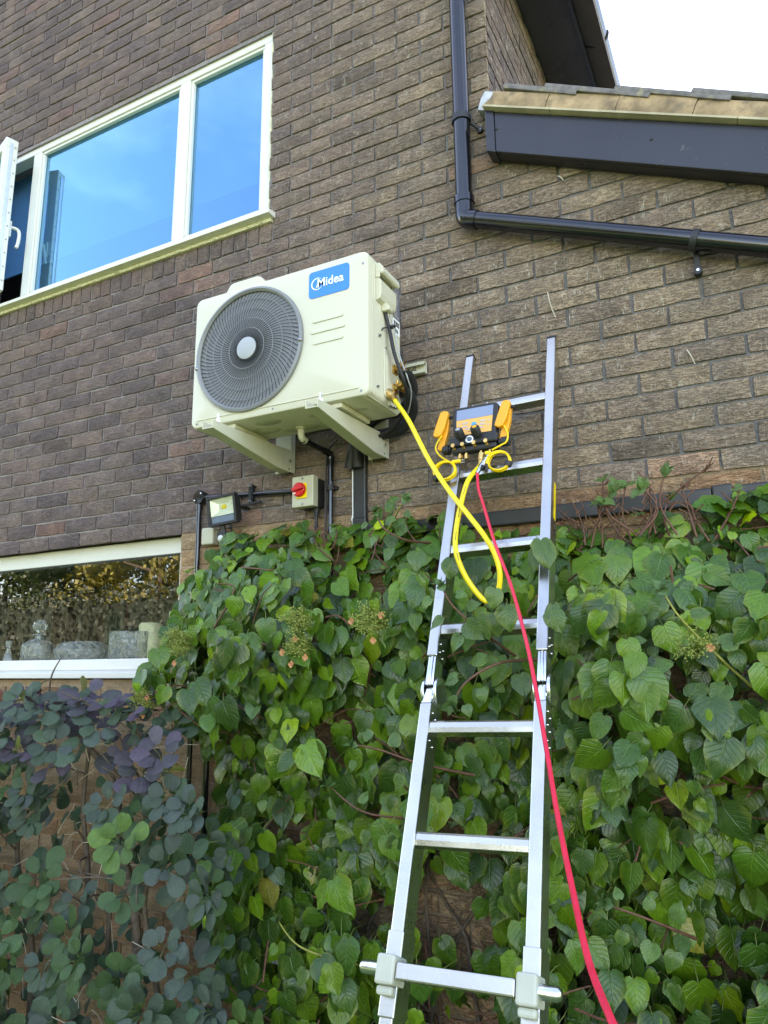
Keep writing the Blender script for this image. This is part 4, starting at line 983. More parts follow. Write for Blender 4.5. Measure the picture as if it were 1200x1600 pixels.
# hoses
pv = P3(.103, .03, -.186); pr2 = P3(.130, .03, -.186)
yh = [(2.352, -.285, 2.655), (2.372, -.305, 2.618), (2.403, -.33, 2.579), (2.458, -.37, 2.504), (2.538, -.41, 2.36), (2.618, -.44, 2.238), (2.699, -.475, 2.137), (2.75, -.49, 2.069), (2.779, -.49, 2.011), (2.788, -.485, 1.954), (2.772, -.475, 1.901), (2.735, -.465, 1.886),
      (2.694, -.47, 1.934), (2.669, -.48, 1.986), (2.655, -.485, 2.04), (2.652, -.47, 2.1), (2.656, -.435, 2.185), (2.663, -.38, 2.276), tuple(pv + Vector((0, 0, -.03))), tuple(pv)]
hy = thing('yellow_hose', 'thick yellow hose looping from brass valve down to leaves and up to gauges', 'hose', (2.6, -.45, 2.0))
mb = MB(); mb.tube(spline(yh, 8), .008, 12); obj('hose', mb, 'yellowhose', hy, smooth=70)
mb = MB(); a = Vector(yh[0]); mb.cyl(a + Vector((-.022, .03, .02)), a, .010, 12); mb.cyl(a + Vector((-.02, -.004, .006)), a + Vector((.006, .0, -.012)), .0165, 14); mb.cyl(a, Vector(yh[1]), .0105, 12)
obj('fitting', mb, 'brass', hy, smooth=40)
mb = MB(); mb.tube([pv + Vector((0, 0, .002)), pv + Vector((-.001, -.004, -.022)), pv + Vector((-.001, -.004, -.0225)), pv + Vector((-.002, -.006, -.04))], [.0125, .0125, .0105, .0105], 10)
obj('fitting', mb, 'brass', hy, smooth=40)
sp_ = spline(yh[-8:], 16)
mb = MB()
for (a, b) in ((22, 30), (40, 48), (56, 62), (70, 76), (88, 96)): mb.tube([q + Vector((.0035, -.0067, .001)) for q in sp_[a:b]], .0012, 4)
obj('hose_print', mb, 'blackmatt', hy)
rh = [tuple(pr2), tuple(pr2 + Vector((0, -.008, -.035))), (2.681, -.345, 2.305), (2.697, -.385, 2.243), (2.727, -.43, 2.179), (2.792, -.53, 2.041), (2.864, -.63, 1.91), (2.933, -.75, 1.763), (2.986, -.87, 1.649), (3.047, -1.03, 1.535), (3.101, -1.18, 1.45), (3.156, -1.33, 1.385), (3.206, -1.47, 1.345), (3.254, -1.58, 1.326), (3.296, -1.65, 1.295),
      (3.36, -1.75, 1.15), (3.42, -1.82, .8), (3.45, -1.85, .3), (3.55, -1.8, .02), (3.9, -1.7, .012)]
rr_t = thing('red_hose', 'long red hose trailing from the gauge set down past the ladder', 'hose', (3.0, -1., 1.5))
mb = MB(); mb.tube(spline(rh[2:], 8), .0047, 12); obj('hose', mb, 'redhose', rr_t, smooth=70)
mb = MB(); q0 = Vector(rh[0]); q2 = Vector(rh[2]); mb.tube([q0 + (q2 - q0) * t for t in (0, .28, .29, .36, .37, .8, .82, 1.04)], [.0115, .0115, .007, .007, .0095, .0095, .0065, .0065], 12); obj('ball_valve', mb, 'chrome', rr_t, smooth=40)
mb = MB(); c0 = q0 + (q2 - q0) * .7; mb.cyl(c0 + Vector((0, .0, 0)), c0 + Vector((.012, -.008, -.008)), .009, 10); mb.box(-.004, -.012, -.02, .005, -.004, .006, Matrix.Translation(c0 + Vector((.02, 0, 0)))); obj('valve_lever', mb, 'blackmatt', rr_t, bevel=.002)

# ------------------------------------------------------------------ foliage
def leaf_mesh(kind, k):
    r = random.Random(k * 17 + (0 if kind == 'vine' else 500))
    if kind == 'vine':
        prof = [(-.07, .24), (.06, .40), (.26, .475), (.48, .43), (.68, .30), (.84, .155), (.96, .035)]
        fold, droop, wav, pet = r.uniform(.05, .30), r.uniform(.05, .45), .036, r.uniform(.45, .8)
    else:
        prof = [(.0, .06), (.14, .22), (.36, .37), (.58, .43), (.78, .385), (.93, .24), (1.0, .08)]
        fold, droop, wav, pet = r.uniform(.02, .12), r.uniform(-.02, .14), .012, r.uniform(.35, .5)
    cols = (-1, -.5, 0, .5, 1); V = []; F = []; UV = []
    for (t, w_) in prof:
        for c in cols:
            x = c * w_ * (1 + r.uniform(-.08, .08)) + (.07 * math.sin(k * 2.1) * t * t if kind == 'vine' else 0); y = t + (r.uniform(-.025, .025) if abs(c) == 1 else 0)
            if kind == 'vine' and t < 0 and c == 0: y = .02
            z = fold * abs(c) * w_ * 1.2 - .22 * (abs(c) ** 2) * w_ - droop * max(0, t) ** 2 + (r.uniform(-1, 1) * wav * 1.5 if c else 0) + .02 * math.sin(t * 19 + k) * abs(c)
            V.append((x, y, z)); UV.append((c, t))
    n = len(prof)
    for i in range(n - 1):
        for j in range(4): F.append((i * 5 + j, i * 5 + j + 1, (i + 1) * 5 + j + 1, (i + 1) * 5 + j))
    V.append((0, 1.06 if kind == 'vine' else 1.01, -droop * 1.1)); UV.append((0, 1)); tip = len(V) - 1; b = (n - 1) * 5
    for j in range(4): F.append((b + j, b + j + 1, tip))
    nb = len(F)
    # petiole
    P = [(0, .03, -.004), (r.uniform(-.06, .06), -pet * .45, -.08 - .15 * pet), (r.uniform(-.16, .16), -pet * .8, -.2 - .5 * pet)]; w_ = .013; o_ = len(V)
    for p in P: V += [(p[0] - w_, p[1], p[2]), (p[0] + w_, p[1], p[2]), (p[0], p[1], p[2] - w_ * 1.5)]; UV += [(0, 0)] * 3
    for i in range(2):
        for j in range(3): F.append((o_ + i * 3 + j, o_ + i * 3 + (j + 1) % 3, o_ + i * 3 + 3 + (j + 1) % 3, o_ + i * 3 + 3 + j))
    return np.array(V), F, np.array(UV), [0] * nb + [1] * (len(F) - nb)
def build_mesh(name, V, F, UV, mi, mats, tint=None, smooth=True):
    me = bpy.data.meshes.new(name); me.from_pydata([tuple(v) for v in V], [], F)
    for m in mats: me.materials.append(M[m])
    me.polygons.foreach_set('material_index', mi)
    if smooth: me.polygons.foreach_set('use_smooth', [True] * len(F))
    uv = me.uv_layers.new(name='UVMap'); li = np.empty(len(me.loops), dtype=np.int32); me.loops.foreach_get('vertex_index', li)
    uv.data.foreach_set('uv', np.asarray(UV, dtype=np.float32)[li].ravel())
    tint_attr(me, tint if tint is not None else [(1, 1, 1, 1)] * len(V)); me.update(); return me
class Leaves:
    def __init__(s, kind, mats, variants=9):
        s.kind = kind; s.mats = mats; s.proto = [leaf_mesh(kind, k) for k in range(variants)]; s.items = []
    def add(s, pos, tipdir, normal, size, col, wx=1.0):
        y = Vector(tipdir).normalized(); z = Vector(normal); z = (z - y * z.dot(y))
        z = z.normalized() if z.length > 1e-4 else y.orthogonal().normalized(); x = y.cross(z)
        Tm = Matrix(((x.x * size * wx, y.x * size, z.x * size, pos[0]), (x.y * size * wx, y.y * size, z.y * size, pos[1]), (x.z * size * wx, y.z * size, z.z * size, pos[2]), (0, 0, 0, 1)))
        c = Vector(pos) + y * size * .5; u, v, d = project(*c)
        a = size * size * abs(z.dot((CAM - c).normalized())) / max(d, .1) ** 2
        vis = 0 <= u <= 1200 and 0 <= v <= 1600
        s.items.append((Tm, random.randrange(len(s.proto)), col, a if vis else 0, c, z))
    def finish(s, parent, score, pname, limit=300):
        order = sorted(range(len(s.items)), key=lambda i: -score(s.items[i])); ind = set(order[:limit])
        meshes = [build_mesh('leaf', *p[:3], p[3], s.mats) for p in s.proto]
        VV, FF, UU, MI, TT = [], [], [], [], []; o_ = 0
        for i, (Tm, k, col, a, c, z) in enumerate(s.items):
            if i in ind:
                ob = bpy.data.objects.new('leaf', meshes[k]); COL.objects.link(ob); ob.parent = parent
                ob.matrix_parent_inverse = Matrix.Translation(-base_of(parent)); ob.matrix_basis = Tm; ob.color = (*col, 1)
            else:
                V, F, UV, mi = s.proto[k]; A = np.array(Tm)
                VV.append(V @ A[:3, :3].T + A[:3, 3]); UU.append(UV); MI += mi; TT.append(np.tile((*col, 1.), (len(V), 1)))
                FF += [tuple(q + o_ for q in f) for f in F]; o_ += len(V)
        me = build_mesh(pname, np.concatenate(VV), FF, np.concatenate(UU), MI, s.mats, np.concatenate(TT))
        put(pname, me, parent, kind='stuff')

# climbing hydrangea
hyd = thing('climbing_hydrangea', 'broad leaved green climber spread over the wall behind the ladder', 'climbing plant', (2.6, -.1, 0))
L = Leaves('vine', ['leaf', 'petiole'], 24); vr = random.Random(21)
def edge_dist(x, z):
    best = 9; n_ = len(VINE)
    for i in range(n_):
        x1, z1 = VINE[i]; x2, z2 = VINE[(i + 1) % n_]; dx, dz = x2 - x1, z2 - z1
        t = max(0, min(1, ((x - x1) * dx + (z - z1) * dz) / (dx * dx + dz * dz))); best = min(best, math.hypot(x - x1 - t * dx, z - z1 - t * dz))
    return best
def mound(x, z):      # how far the climber stands off the wall
    e = edge_dist(x, z); d = .09 + .38 * sstep(0, .36, e)
    d *= .82 + .75 * mnoise.noise(Vector((x * 3.4, z * 3.4, 3.3)))
    d -= .10 * sstep(1.5, .7, z)
    d += .07 * sstep(2.1, 1.5, x) * sstep(1.2, 1.8, z)
    if 2.5 < x < 3.0: d = min(d, .26 + max(0, (1.9 - z)) * .45)
    return max(.07, d)
def hole(x, z):       # thin places where wall and old stems show
    h = math.exp(-(((x - 2.47) / .24) ** 2 + ((z - .95) / .22) ** 2) * 1.1) * 1.15
    h = max(h, math.exp(-(((x - 2.55) / .20) ** 2 + ((z - .62) / .16) ** 2)))
    h = max(h, .75 * sstep(.25, .5, mnoise.noise(Vector((x * 3.1 + 7, z * 3.1, 9.1)))) * sstep(1.75, 1.1, z))
    h = max(h, .8 * math.exp(-(((x - 2.16) / .13) ** 2 + ((z - 1.48) / .10) ** 2)))
    return min(1, h)
GREENS = [(.042, .106, .007), (.030, .082, .008), (.060, .134, .007), (.026, .072, .010), (.078, .160, .007), (.020, .056, .007)]
tries = 0; n_leaf = 0
while n_leaf < 7200 and tries < 60000:
    tries += 1
    x = vr.uniform(1.0, 4.45); z = vr.uniform(.12, 2.26)
    if not in_poly(x, z, VINE): continue
    hl = hole(x, z)
    if vr.random() < hl: continue
    D = mound(x, z); q = vr.random()
    if q < .55 and vr.random() < .95 * sstep(-.02, .22, mnoise.noise(Vector((x * 6.0 + 3, z * 6.0, 2.2)))): continue
    y = -D * (1 - .85 * q ** 1.8)
    
    outer = 1 - min(1, (D + y) / D)          # 1 at the surface
    e = edge_dist(x, z); topness = sstep(.35, 0, 2.2 - z)
    nrm = Vector((vr.gauss(0, .46) + .08, -1, vr.gauss(.32, .42) + .55 * topness)); tip = Vector((vr.gauss(0, .55), -.28 - .3 * topness + vr.gauss(0, .2), -1 + .55 * topness * vr.random()))
    if z > 2.05 and vr.random() < .5: tip = Vector((vr.gauss(0, .8), vr.gauss(-.4, .5), vr.gauss(-.2, .5))); nrm = Vector((vr.gauss(0, .5), -.7, .8 + vr.gauss(0, .3)))
    size = vr.choice((.038, .050, .060, .070, .076, .084, .092, .104)) * vr.uniform(.88, 1.12)
    if z > 2.0: size *= .86
    c = np.array(vr.choice(GREENS)); c = c * vr.uniform(.8, 1.25)
    c = c * (1 + .35 * sstep(1.6, 2.1, z))  # leaf colour lifted towards the top, painting in brighter skylight there
    if size < .056: c = c * np.array((1.45, 1.3, 1.0))
    if vr.random() < .06: c = c * np.array((2.0, 1.5, 1.0))
    if vr.random() < .004: c = np.array((.24, .22, .03))
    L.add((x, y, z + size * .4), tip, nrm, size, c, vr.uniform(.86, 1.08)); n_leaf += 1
# long shoots that stand out from the mass, with small pale leaves at their tips
def shoot(pts, r0, r1, mat, leaves=6, lsize=.05, name='shoot', tipsize=.028):
    P = spline(pts, 6); n_ = len(P); mb = MB(); mb.tube(P, [r0 + (r1 - r0) * i / (n_ - 1) for i in range(n_)], 6); obj(name, mb, mat, hyd, smooth=70)
    for k in range(leaves):
        i = int(n_ * (.25 + .7 * k / max(1, leaves))); p = P[min(i, n_ - 1)]; s_ = 1 if k % 2 else -1
        d = (P[min(i + 1, n_ - 1)] - P[max(i - 1, 0)]).normalized(); sd_ = d.cross(Vector((0, -1, .3))).normalized() * s_
        sz = lsize * (1.15 - .6 * k / max(1, leaves)) * vr.uniform(.85, 1.2)
        off = sd_ * .035 + Vector((0, -.012, -.01))
        L.add(p + off, sd_ * .8 + d * .25 + Vector((0, -.1, -.55)), Vector((vr.gauss(0, .3), -1, .6)), sz, np.array((.062, .125, .026)) * vr.uniform(.8, 1.25))
    tipp = P[-1]; d = (P[-1] - P[-3]).normalized()
    for k in range(6):
        a = k * 1.05; o_ = Vector((math.cos(a), -.4, math.sin(a)))
        L.add(tipp, d * .6 + o_, d - o_ * .3 + Vector((0, -.5, .3)), tipsize * vr.uniform(.7, 1.3), np.array((.075, .145, .045)))
for pts in ([(3.02, -.16, 2.03), (3.0, -.24, 1.94), (3.06, -.33, 1.84), (3.12, -.38, 1.77)],
            [(3.42, -.3, 1.62), (3.33, -.36, 1.72), (3.25, -.4, 1.82), (3.21, -.42, 1.9)],
            [(3.36, -.3, 1.5), (3.23, -.38, 1.6), (3.14, -.42, 1.7), (3.08, -.44, 1.8)],
            [(3.0, -.25, 1.73), (3.1, -.32, 1.78), (3.22, -.36, 1.80)],
            [(2.78, -.3, 1.72), (2.73, -.5, 1.80), (2.67, -.56, 1.87), (2.64, -.57, 1.93)],
            [(2.86, -.35, 1.72), (2.78, -.5, 1.71), (2.70, -.55, 1.66), (2.66, -.56, 1.6)],
            [(1.55, -.3, 1.80), (1.68, -.4, 1.85), (1.78, -.42, 1.98), (1.70, -.44, 2.0)],
            [(1.66, -.2, 2.1), (1.74, -.33, 2.07), (1.85, -.4, 2.05), (1.98, -.42, 2.03)],
            [(2.62, -.30, 1.38), (2.50, -.42, 1.42), (2.38, -.46, 1.46), (2.28, -.45, 1.47)],
            [(2.55, -.25, 1.24), (2.42, -.4, 1.26), (2.30, -.44, 1.28), (2.18, -.42, 1.34)],
            [(2.3, -.25, .78), (2.18, -.35, .82), (2.06, -.4, .86), (1.98, -.4, .92)],
            [(3.2, -.25, 1.0), (3.12, -.36, 1.06), (3.0, -.4, 1.1)],
            [(2.2, -.1, 2.16), (2.30, -.2, 2.20), (2.36, -.26, 2.24), (2.40, -.28, 2.27)],
            [(2.45, -.2, 2.12), (2.40, -.3, 2.12), (2.34, -.34, 2.16), (2.31, -.34, 2.22)]):
    shoot(pts, .0045, .0022, 'twig' if vr.random() < .7 else 'shoot', vr.randint(5, 8))
# pruned red-brown twigs standing up from the top edge
for k in range(30):
    x = vr.choice((vr.uniform(2.9, 3.5), vr.uniform(2.9, 3.3), vr.uniform(1.9, 2.6))); z = 2.10 + vr.uniform(0, .05); y = -.07 - vr.random() * .12
    h = vr.uniform(.05, .15) * (1 if x > 2.9 else .75); lean_ = vr.gauss(0, .9)
    a = Vector((x, y, z - .05)); b = a + Vector((lean_ * h, -.1 * h, h + .05)); m_ = (a + b) / 2 + Vector((vr.gauss(0, .022), vr.gauss(0, .01), 0))
    mb = MB(); mb.tube(spline([a, m_, b], 4), [.0034] * 4 + [.0026] * 5, 6)
    for s_ in range(vr.randint(1, 5)):
        t = vr.uniform(.4, .95); p = a + (b - a) * t; mb.tube([p, p + Vector((vr.choice((-1, 1)) * vr.uniform(.012, .035), vr.uniform(-.02, .01), vr.uniform(.01, .035)))], [.003, .002], 5)
    obj('twig', mb, 'twig', hyd, smooth=70)
    if vr.random() < .5:
        for q in range(vr.randint(1, 4)): L.add(b, Vector((vr.gauss(0, 1), -.4, vr.gauss(.1, .7))), Vector((vr.gauss(0, .5), -.7, .8)), vr.uniform(.022, .05), np.array((.075, .14, .03)))
# leaves that reach out over the ladder
for (x, y, z, sz) in ((2.915, -.50, 2.045, .085), (2.90, -.47, 2.03, .075), (2.96, -.60, 1.84, .062), (2.955, -.56, 1.86, .06), (2.83, -.66, 1.90, .055), (2.745, -.56, 1.835, .07), (2.80, -.57, 1.84, .06), (2.71, -.56, 1.82, .07), (2.63, -.46, 2.02, .065), (2.84, -.60, 1.86, .07)):
    L.add((x, y, z), (vr.gauss(0, .4), -.25, -1), (vr.gauss(0, .35), -1, .5), sz, np.array((.05, .105, .018)) * vr.uniform(.85, 1.2))
# old stems clinging to the wall
for k in range(34):
    x = vr.uniform(2.15, 2.9) if k < 22 else vr.uniform(1.45, 3.5); z = vr.uniform(.2, .7) if k < 22 else vr.uniform(.2, 1.4)
    pts = [Vector((x, -.02 - .02 * vr.random(), z))]; d = Vector((vr.gauss(-.3 if k < 22 else 0, .5), 0, 1)).normalized()
    for i in range(5): d = (d + Vector((vr.gauss(0, .35), 0, vr.gauss(0, .15)))).normalized(); pts.append(pts[-1] + d * vr.uniform(.08, .16) + Vector((0, vr.gauss(0, .012), 0))); pts[-1].y = min(-.008, pts[-1].y)
    r0 = vr.choice((.003, .004, .006, .009)); mb = MB(); P = spline(pts, 4); mb.tube(P, [r0 * (1 - .5 * i / len(P)) for i in range(len(P))], 6); obj('old_stem', mb, 'bark', hyd, smooth=70)
mb = MB()
for k in range(260):
    x = vr.gauss(2.5, .2); z = vr.gauss(.9, .22); p = Vector((x, -.006, z)); q = p + Vector((vr.gauss(0, .05), -.01 * vr.random(), vr.gauss(0, .05))); mb.tube([p, (p + q) / 2 + Vector((0, -.008, .01)), q], .0012, 3)
obj('aerial_root', mb, 'bark', hyd, kind='stuff')
# inner stems and petioles showing between the leaves
mb = MB()
for k in range(260):
    x, z = vr.uniform(1.3, 3.6), vr.uniform(.4, 2.12)
    if not in_poly(x, z, VINE): continue
    D = mound(x, z); p = Vector((x, -D * vr.uniform(.3, .9), z)); d = Vector((vr.gauss(0, 1), vr.gauss(-.2, .3), vr.gauss(0, .6))).normalized() * vr.uniform(.06, .2)
    mb.tube(spline([p, p + d * .5 + Vector((0, 0, vr.gauss(0, .015))), p + d], 3), vr.uniform(.0015, .0035), 5)
obj('inner_stem', mb, 'twig', hyd, smooth=70, kind='stuff')
# spent lacy flower heads
def flower(c, r, nb, seed, sep):
    q = random.Random(seed); mb = MB(); c = Vector(c); root = c + Vector((0, .10, -.02)); ends = []
    for k in range(nb):
        a = q.uniform(0, 6.28); rad = r * math.sqrt(q.random()); e = c + Vector((rad * math.cos(a), -.02 + q.gauss(0, .018), rad * .8 * math.sin(a)))
        m_ = root + (e - root) * .5 + Vector((q.gauss(0, .006), 0, q.gauss(0, .006)))
        mb.tube([root, m_, e], [.0013, .0010, .0007], 3, caps=False)
        for s_ in range(5):
            f = e + Vector((q.gauss(0, .009), -q.random() * .012, q.gauss(0, .009))); mb.tube([m_ + (e - m_) * .6, f], .0006, 3, caps=False); mb.ball(f, q.uniform(.0016, .0026), 5, 3)
    fh = obj('flower_head', mb, 'floret', hyd)
    mb = MB()
    for k in range(sep):
        a = q.uniform(0, 6.28); p = c + Vector((r * 1.05 * math.cos(a), -.035, r * .95 * math.sin(a) - .02)); 
        for s_ in range(4):
            t = s_ * math.pi / 2 + q.uniform(-.3, .3); d1 = Vector((math.cos(t), -.25, math.sin(t))) * .012; d2 = Vector((-math.sin(t), 0, math.cos(t))) * .0065
            mb.add([p, p + d1 * .6 + d2, p + d1, p + d1 * .6 - d2], [(0, 1, 2, 3)])
    obj('dried_sepals', mb, 'sepal', fh, kind='stuff')
flower((1.535, -.42, 1.80), .062, 64, 1, 2); flower((2.09, -.47, 1.86), .05, 46, 2, 1); flower((2.10, -.47, 1.775), .045, 36, 3, 3); flower((2.36, -.46, 1.85), .055, 56, 4, 3); flower((3.28, -.46, 1.755), .04, 30, 5, 1); flower((1.42, -.46, 1.60), .05, 46, 6, 5); flower((1.50, -.42, 1.36), .04, 20, 7, 4)
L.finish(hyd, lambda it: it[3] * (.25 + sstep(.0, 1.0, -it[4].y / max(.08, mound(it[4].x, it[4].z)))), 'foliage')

# smoke bush
bush = thing('smoke_bush', 'round leaved smoke bush turning purple at the top under the lower window', 'shrub', (1.25, -.5, 0))
B = Leaves('bush', ['bushleaf', 'petiole'], 8); q = random.Random(77)
def rosette(c, axis, n_, size, tone):
    c = Vector(c); ax = Vector(axis).normalized(); e1 = ax.orthogonal().normalized(); e2 = ax.cross(e1); a0 = q.uniform(0, 6.28)
    purple = np.array((.064, .047, .070)); blue = np.array((.040, .056, .048)); green = np.array((.030, .066, .020)); lime = np.array((.065, .125, .022))
    for k in range(n_):
        a = a0 + k * 2.4; el = .15 + .5 * k / n_ + q.gauss(0, .12); rad = e1 * math.cos(a) + e2 * math.sin(a); d = rad * math.cos(el) + ax * math.sin(el) + Vector((0, 0, -.12))
        col = (purple if tone > .8 else blue if tone > .3 else green if tone > .06 else lime)
        m_ = q.random() * .6; col = col * (1 - m_) + (blue if tone > .8 else green) * m_
        s_ = size * (1 - .35 * k / n_) * q.uniform(.85, 1.15)
        B.add(c + d.normalized() * s_ * .45, d, ax - rad * .25, s_, col * q.uniform(.9, 1.4), q.uniform(.82, 1.08))
tops = []
BUSH = [(-.5, 1.50), (.3, 1.57), (.85, 1.59), (1.05, 1.60), (1.33, 1.61), (1.50, 1.55), (1.62, 1.42), (1.74, 1.3), (1.86, 1.12), (1.93, .95), (1.92, .7), (1.9, .35), (-.5, .2)]
placed = []; k = 0
while len(placed) < 200 and k < 9000:
    k += 1; x, z = q.uniform(-.5, 1.95), q.uniform(.25, 1.68)
    if not in_poly(x, z, BUSH): continue
    if any(math.hypot(x - a, z - b) < (.088 if z < 1.45 else .062) for a, b in placed): continue
    gap = mnoise.noise(Vector((x * 3.7, z * 3.7, 1.7)))
    if z < 1.42 and gap > .05: continue
    placed.append((x, z))
    y = -.50 + q.gauss(0, .10) - .05 * sstep(1.4, .8, z); up_ = sstep(1.1, 1.6, z)
    tone = q.random() * .82 + .45 * sstep(1.15, 1.55, z)
    rosette((x, y, z), (q.gauss(.25, .35), -1 + .35 * up_, q.gauss(.45, .25) + .5 * up_), q.randint(6, 10), q.uniform(.060, .088), min(1, tone))
for k in range(680):      # scattered leaves inside the bush
    x, z = q.uniform(-.5, 1.85), q.uniform(.3, 1.66)
    if not in_poly(x, z, BUSH) or (mnoise.noise(Vector((x * 3.7, z * 3.7, 1.7))) > .0 and z < 1.42): continue
    c = (np.array((.055, .045, .075)) if z > 1.5 and q.random() < .6 else np.array((.034, .075, .040))) * q.uniform(.7, 1.2)
    B.add((x, -.36 + q.gauss(0, .09), z), (q.gauss(0, .8), -.3, q.gauss(-.3, .6)), (q.gauss(0, .5), -1, .5), q.uniform(.045, .072), c)
for k in range(70):       # top row of purple leaves seen edge on
    x = q.uniform(.3, 1.5); B.add((x, -.52 + q.gauss(0, .08), 1.575 + q.gauss(0, .02)), (q.gauss(.2, .8), -.5, q.gauss(.25, .3)), (q.gauss(0, .3), -.35, 1), q.uniform(.045, .065), np.array((.062, .045, .074)) * q.uniform(.75, 1.2), .85)
for (x, z, c) in ((.72, 1.57, (.16, .085, .02)), (.85, 1.58, (.14, .05, .04)), (.55, 1.6, (.18, .05, .03)), (1.02, 1.59, (.09, .10, .02)), (.78, 1.5, (.11, .12, .015)), (.95, 1.42, (.10, .12, .02)), (.42, 1.58, (.20, .04, .03)), (1.28, 1.63, (.10, .10, .03))):
    B.add((x, -.62, z), (q.gauss(0, .5), -.3, .6), (q.gauss(0, .4), -.8, .6), .06, np.array(c), .8)
B.finish(bush, lambda it: it[3] * (1 if it[4].y < -.42 else .4), 'foliage')
# branches
def branch(pts, r0, r1):
    P = spline(pts, 6); n_ = len(P); mb = MB(); mb.tube(P, [r0 + (r1 - r0) * i / (n_ - 1) for i in range(n_)], 8); obj('branch', mb, 'bark', bush, smooth=70); return P
trunks = [branch([(1.30, -.32, 0), (1.33, -.34, .45), (1.36, -.38, .8), (1.28, -.40, 1.1), (1.24, -.42, 1.3), (1.0, -.42, 1.48), (.85, -.45, 1.58)], .020, .008),
          branch([(1.34, -.35, .85), (1.40, -.38, 1.05), (1.38, -.4, 1.25), (1.42, -.44, 1.45)], .012, .006), branch([(1.05, -.3, 0), (1.0, -.33, .5), (1.08, -.36, .9), (1.05, -.38, 1.2), (1.14, -.44, 1.5)], .016, .006),
          branch([(1.22, -.38, 1.25), (1.22, -.38, .95), (1.21, -.36, .6)], .008, .01), branch([(1.5, -.36, 0), (1.5, -.38, .5), (1.44, -.42, .85), (1.5, -.48, 1.0)], .014, .006), branch([(.1, -.32, 0), (.05, -.35, .6), (.15, -.4, 1.0), (.05, -.46, 1.35)], .014, .006), branch([(.75, -.32, 0), (.8, -.35, .6), (.72, -.4, 1.0), (.85, -.46, 1.3)], .015, .006)]
for k in range(44):
    P = trunks[q.randrange(len(trunks))]; p = P[q.randrange(len(P) // 3, len(P))]; e = p + Vector((q.gauss(0, .16), q.uniform(-.18, .03), q.uniform(-.02, .2))); branch([p, (p + e) / 2 + Vector((0, -.02, .02)), e], .0042, .002)
mb = MB()
for k in range(120):
    x, z = q.uniform(.35, 1.5), q.uniform(.4, 1.5); p = Vector((x, -.3 - .15 * q.random(), z)); e = p + Vector((q.gauss(0, .1), q.gauss(0, .03), q.gauss(0, .08))); mb.tube([p, (p + e) / 2 + Vector((0, 0, .012)), e], .0014, 3)
obj('fine_twigs', mb, 'drystem', bush, kind='stuff')

# dry tendrils stuck on the bricks
for (p, m_, e, lab) in (((2.86, -.006, 3.05), (2.868, -.012, 3.0), (2.883, -.006, 2.945), 'long dry stem stuck to bricks above the ladder top'),
                 ((3.31, -.006, 2.725), (3.32, -.012, 2.70), (3.33, -.006, 2.67), 'short dry stem stuck to bricks right of the ladder'),
                 ((2.925, -.006, 3.515), (2.935, -.01, 3.505), (2.945, -.006, 3.49), 'tiny dry stem on bricks above the sloping pipe')):
    mb = MB(); mb.tube(spline([p, m_, e], 5), .0022, 6); tag(obj('dry_stem', mb, 'drystem', smooth=60), lab, 'stem')

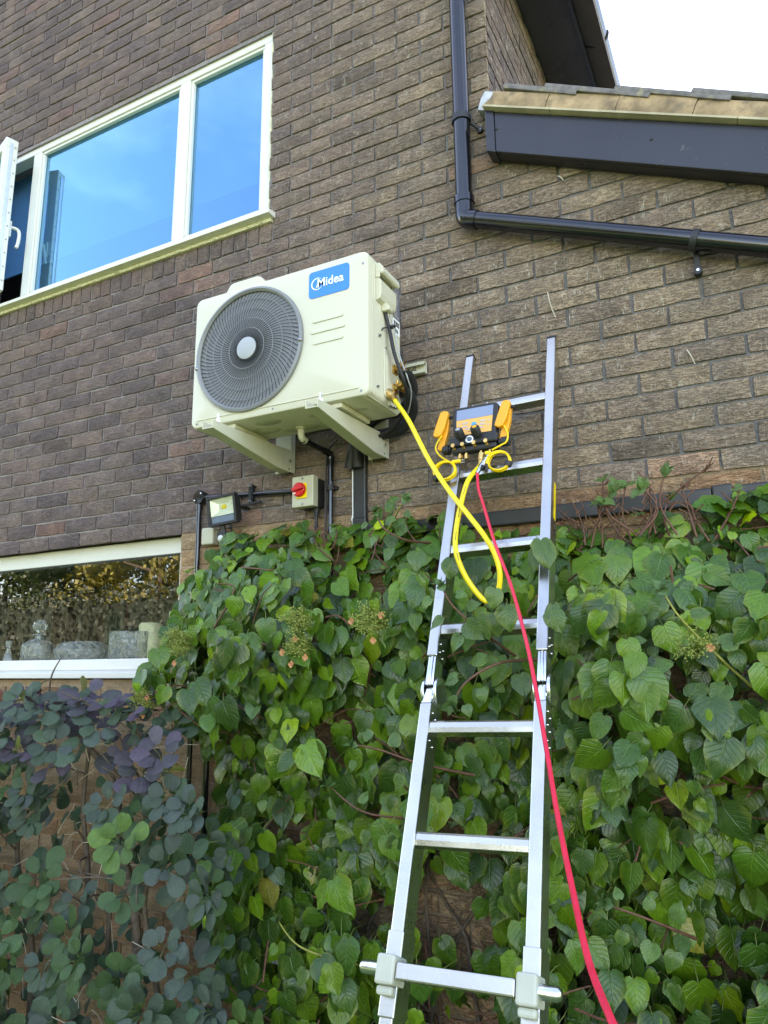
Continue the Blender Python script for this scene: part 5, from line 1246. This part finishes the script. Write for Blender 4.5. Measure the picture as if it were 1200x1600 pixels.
# ------------------------------------------------------------------ the garden opposite, seen in the glass
def tree(loc, h, rw, col, label, seed, n_=20000, ls=.20, low=.2):
    t = thing('tree', label, 'tree', loc, 'trees across the garden'); r = random.Random(seed); mb = MB()
    b = Vector(loc); mb.tube(spline([b, b + Vector((.1, .1, h * .3)), b + Vector((-.1, 0, h * .62)), b + Vector((.1, .1, h * .9))], 4), [.16 - .009 * i for i in range(13)], 8)
    for k in range(7):
        z = h * r.uniform(.3, .75); a = r.uniform(0, 6.28); mb.tube([b + Vector((0, 0, z)), b + Vector((math.cos(a) * rw * .4, math.sin(a) * rw * .4, z + .4)), b + Vector((math.cos(a) * rw * .75, math.sin(a) * rw * .75, z + h * .15))], [.06, .04, .015], 6)
    obj('trunk', mb, 'bark', t, smooth=60)
    V, F, UV, TT = [], [], [], []
    cl = [(Vector((r.gauss(0, rw * .45), r.gauss(0, rw * .45), h * r.uniform(low, .97))), rw * r.uniform(.25, .5)) for _ in range(22)]
    for k in range(n_):
        c, cr = cl[k % 22]; d = Vector((r.gauss(0, 1), r.gauss(0, 1), r.gauss(0, 1))).normalized(); p = b + c + d * cr * r.random() ** .4
        nn = (d + Vector((r.gauss(0, .5), r.gauss(0, .5), r.gauss(0, .5)))).normalized(); x = nn.orthogonal().normalized(); y = nn.cross(x); s_ = ls * r.uniform(.5, 1.2); o_ = len(V)
        V += [p - x * s_ * .3, p + y * s_ * .5, p + x * s_ * .3, p - y * s_ * .5]; F.append((o_, o_ + 1, o_ + 2, o_ + 3)); UV += [(0, 0), (0, 1), (.5, .5), (1, 0)]
        cc = np.array(col) * r.uniform(.7, 1.35); TT += [(*cc, 1)] * 4
    me = build_mesh('crown', V, F, UV, [0] * len(F), ['treeleaf'], TT, False); put('crown', me, t)
tree((-11.6, -12.8, 0), 8.2, 3.0, (.19, .17, .03), 'yellow green sunlit tree nearest the house across the garden', 1)
tree((-6.2, -14.0, 0), 7.6, 2.8, (.085, .12, .03), 'mid green rounded tree beyond the hedge across the garden', 2)
tree((-17, -15, 0), 7.6, 3.0, (.06, .095, .03), 'darker green tree at the far end across the garden', 3)
tree((-2.4, -15.5, 0), 7.4, 2.8, (.15, .15, .03), 'taller yellowish tree standing alone across the garden', 4)
tree((-21.5, -15, 0), 7.8, 3.2, (.10, .12, .03), 'broad pale green tree at the far corner across the garden', 5)
hd = thing('hedge', 'long dark clipped hedge at the far side of the shaded lawn', 'hedge', (-8, -9.2, 0)); r = random.Random(9); V, F, UV, TT = [], [], [], []
for k in range(34000):
    p = Vector((r.uniform(-27, 0), -9.2 + r.uniform(-.55, .55), r.uniform(.02, 3.3) + .3 * math.sin(k))); nn = Vector((r.gauss(0, .6), 1, r.gauss(.3, .6))).normalized(); x = nn.orthogonal().normalized(); y = nn.cross(x); s_ = r.uniform(.07, .15); o_ = len(V)
    V += [p - x * s_ * .4, p + y * s_ * .5, p + x * s_ * .4, p - y * s_ * .5]; F.append((o_, o_ + 1, o_ + 2, o_ + 3)); UV += [(0, 0), (0, 1), (.5, .5), (1, 0)]; TT += [(*(np.array((.020, .036, .016)) * r.uniform(.85, 1.15)), 1)] * 4
put('foliage', build_mesh('foliage', V, F, UV, [0] * len(F), ['treeleaf'], TT, False), hd, kind='stuff')
mb = MB(); mb.box(-27, -9.6, 0, 0, -8.9, 3.1); obj('hedge_core', mb, 'hedgecore', hd)
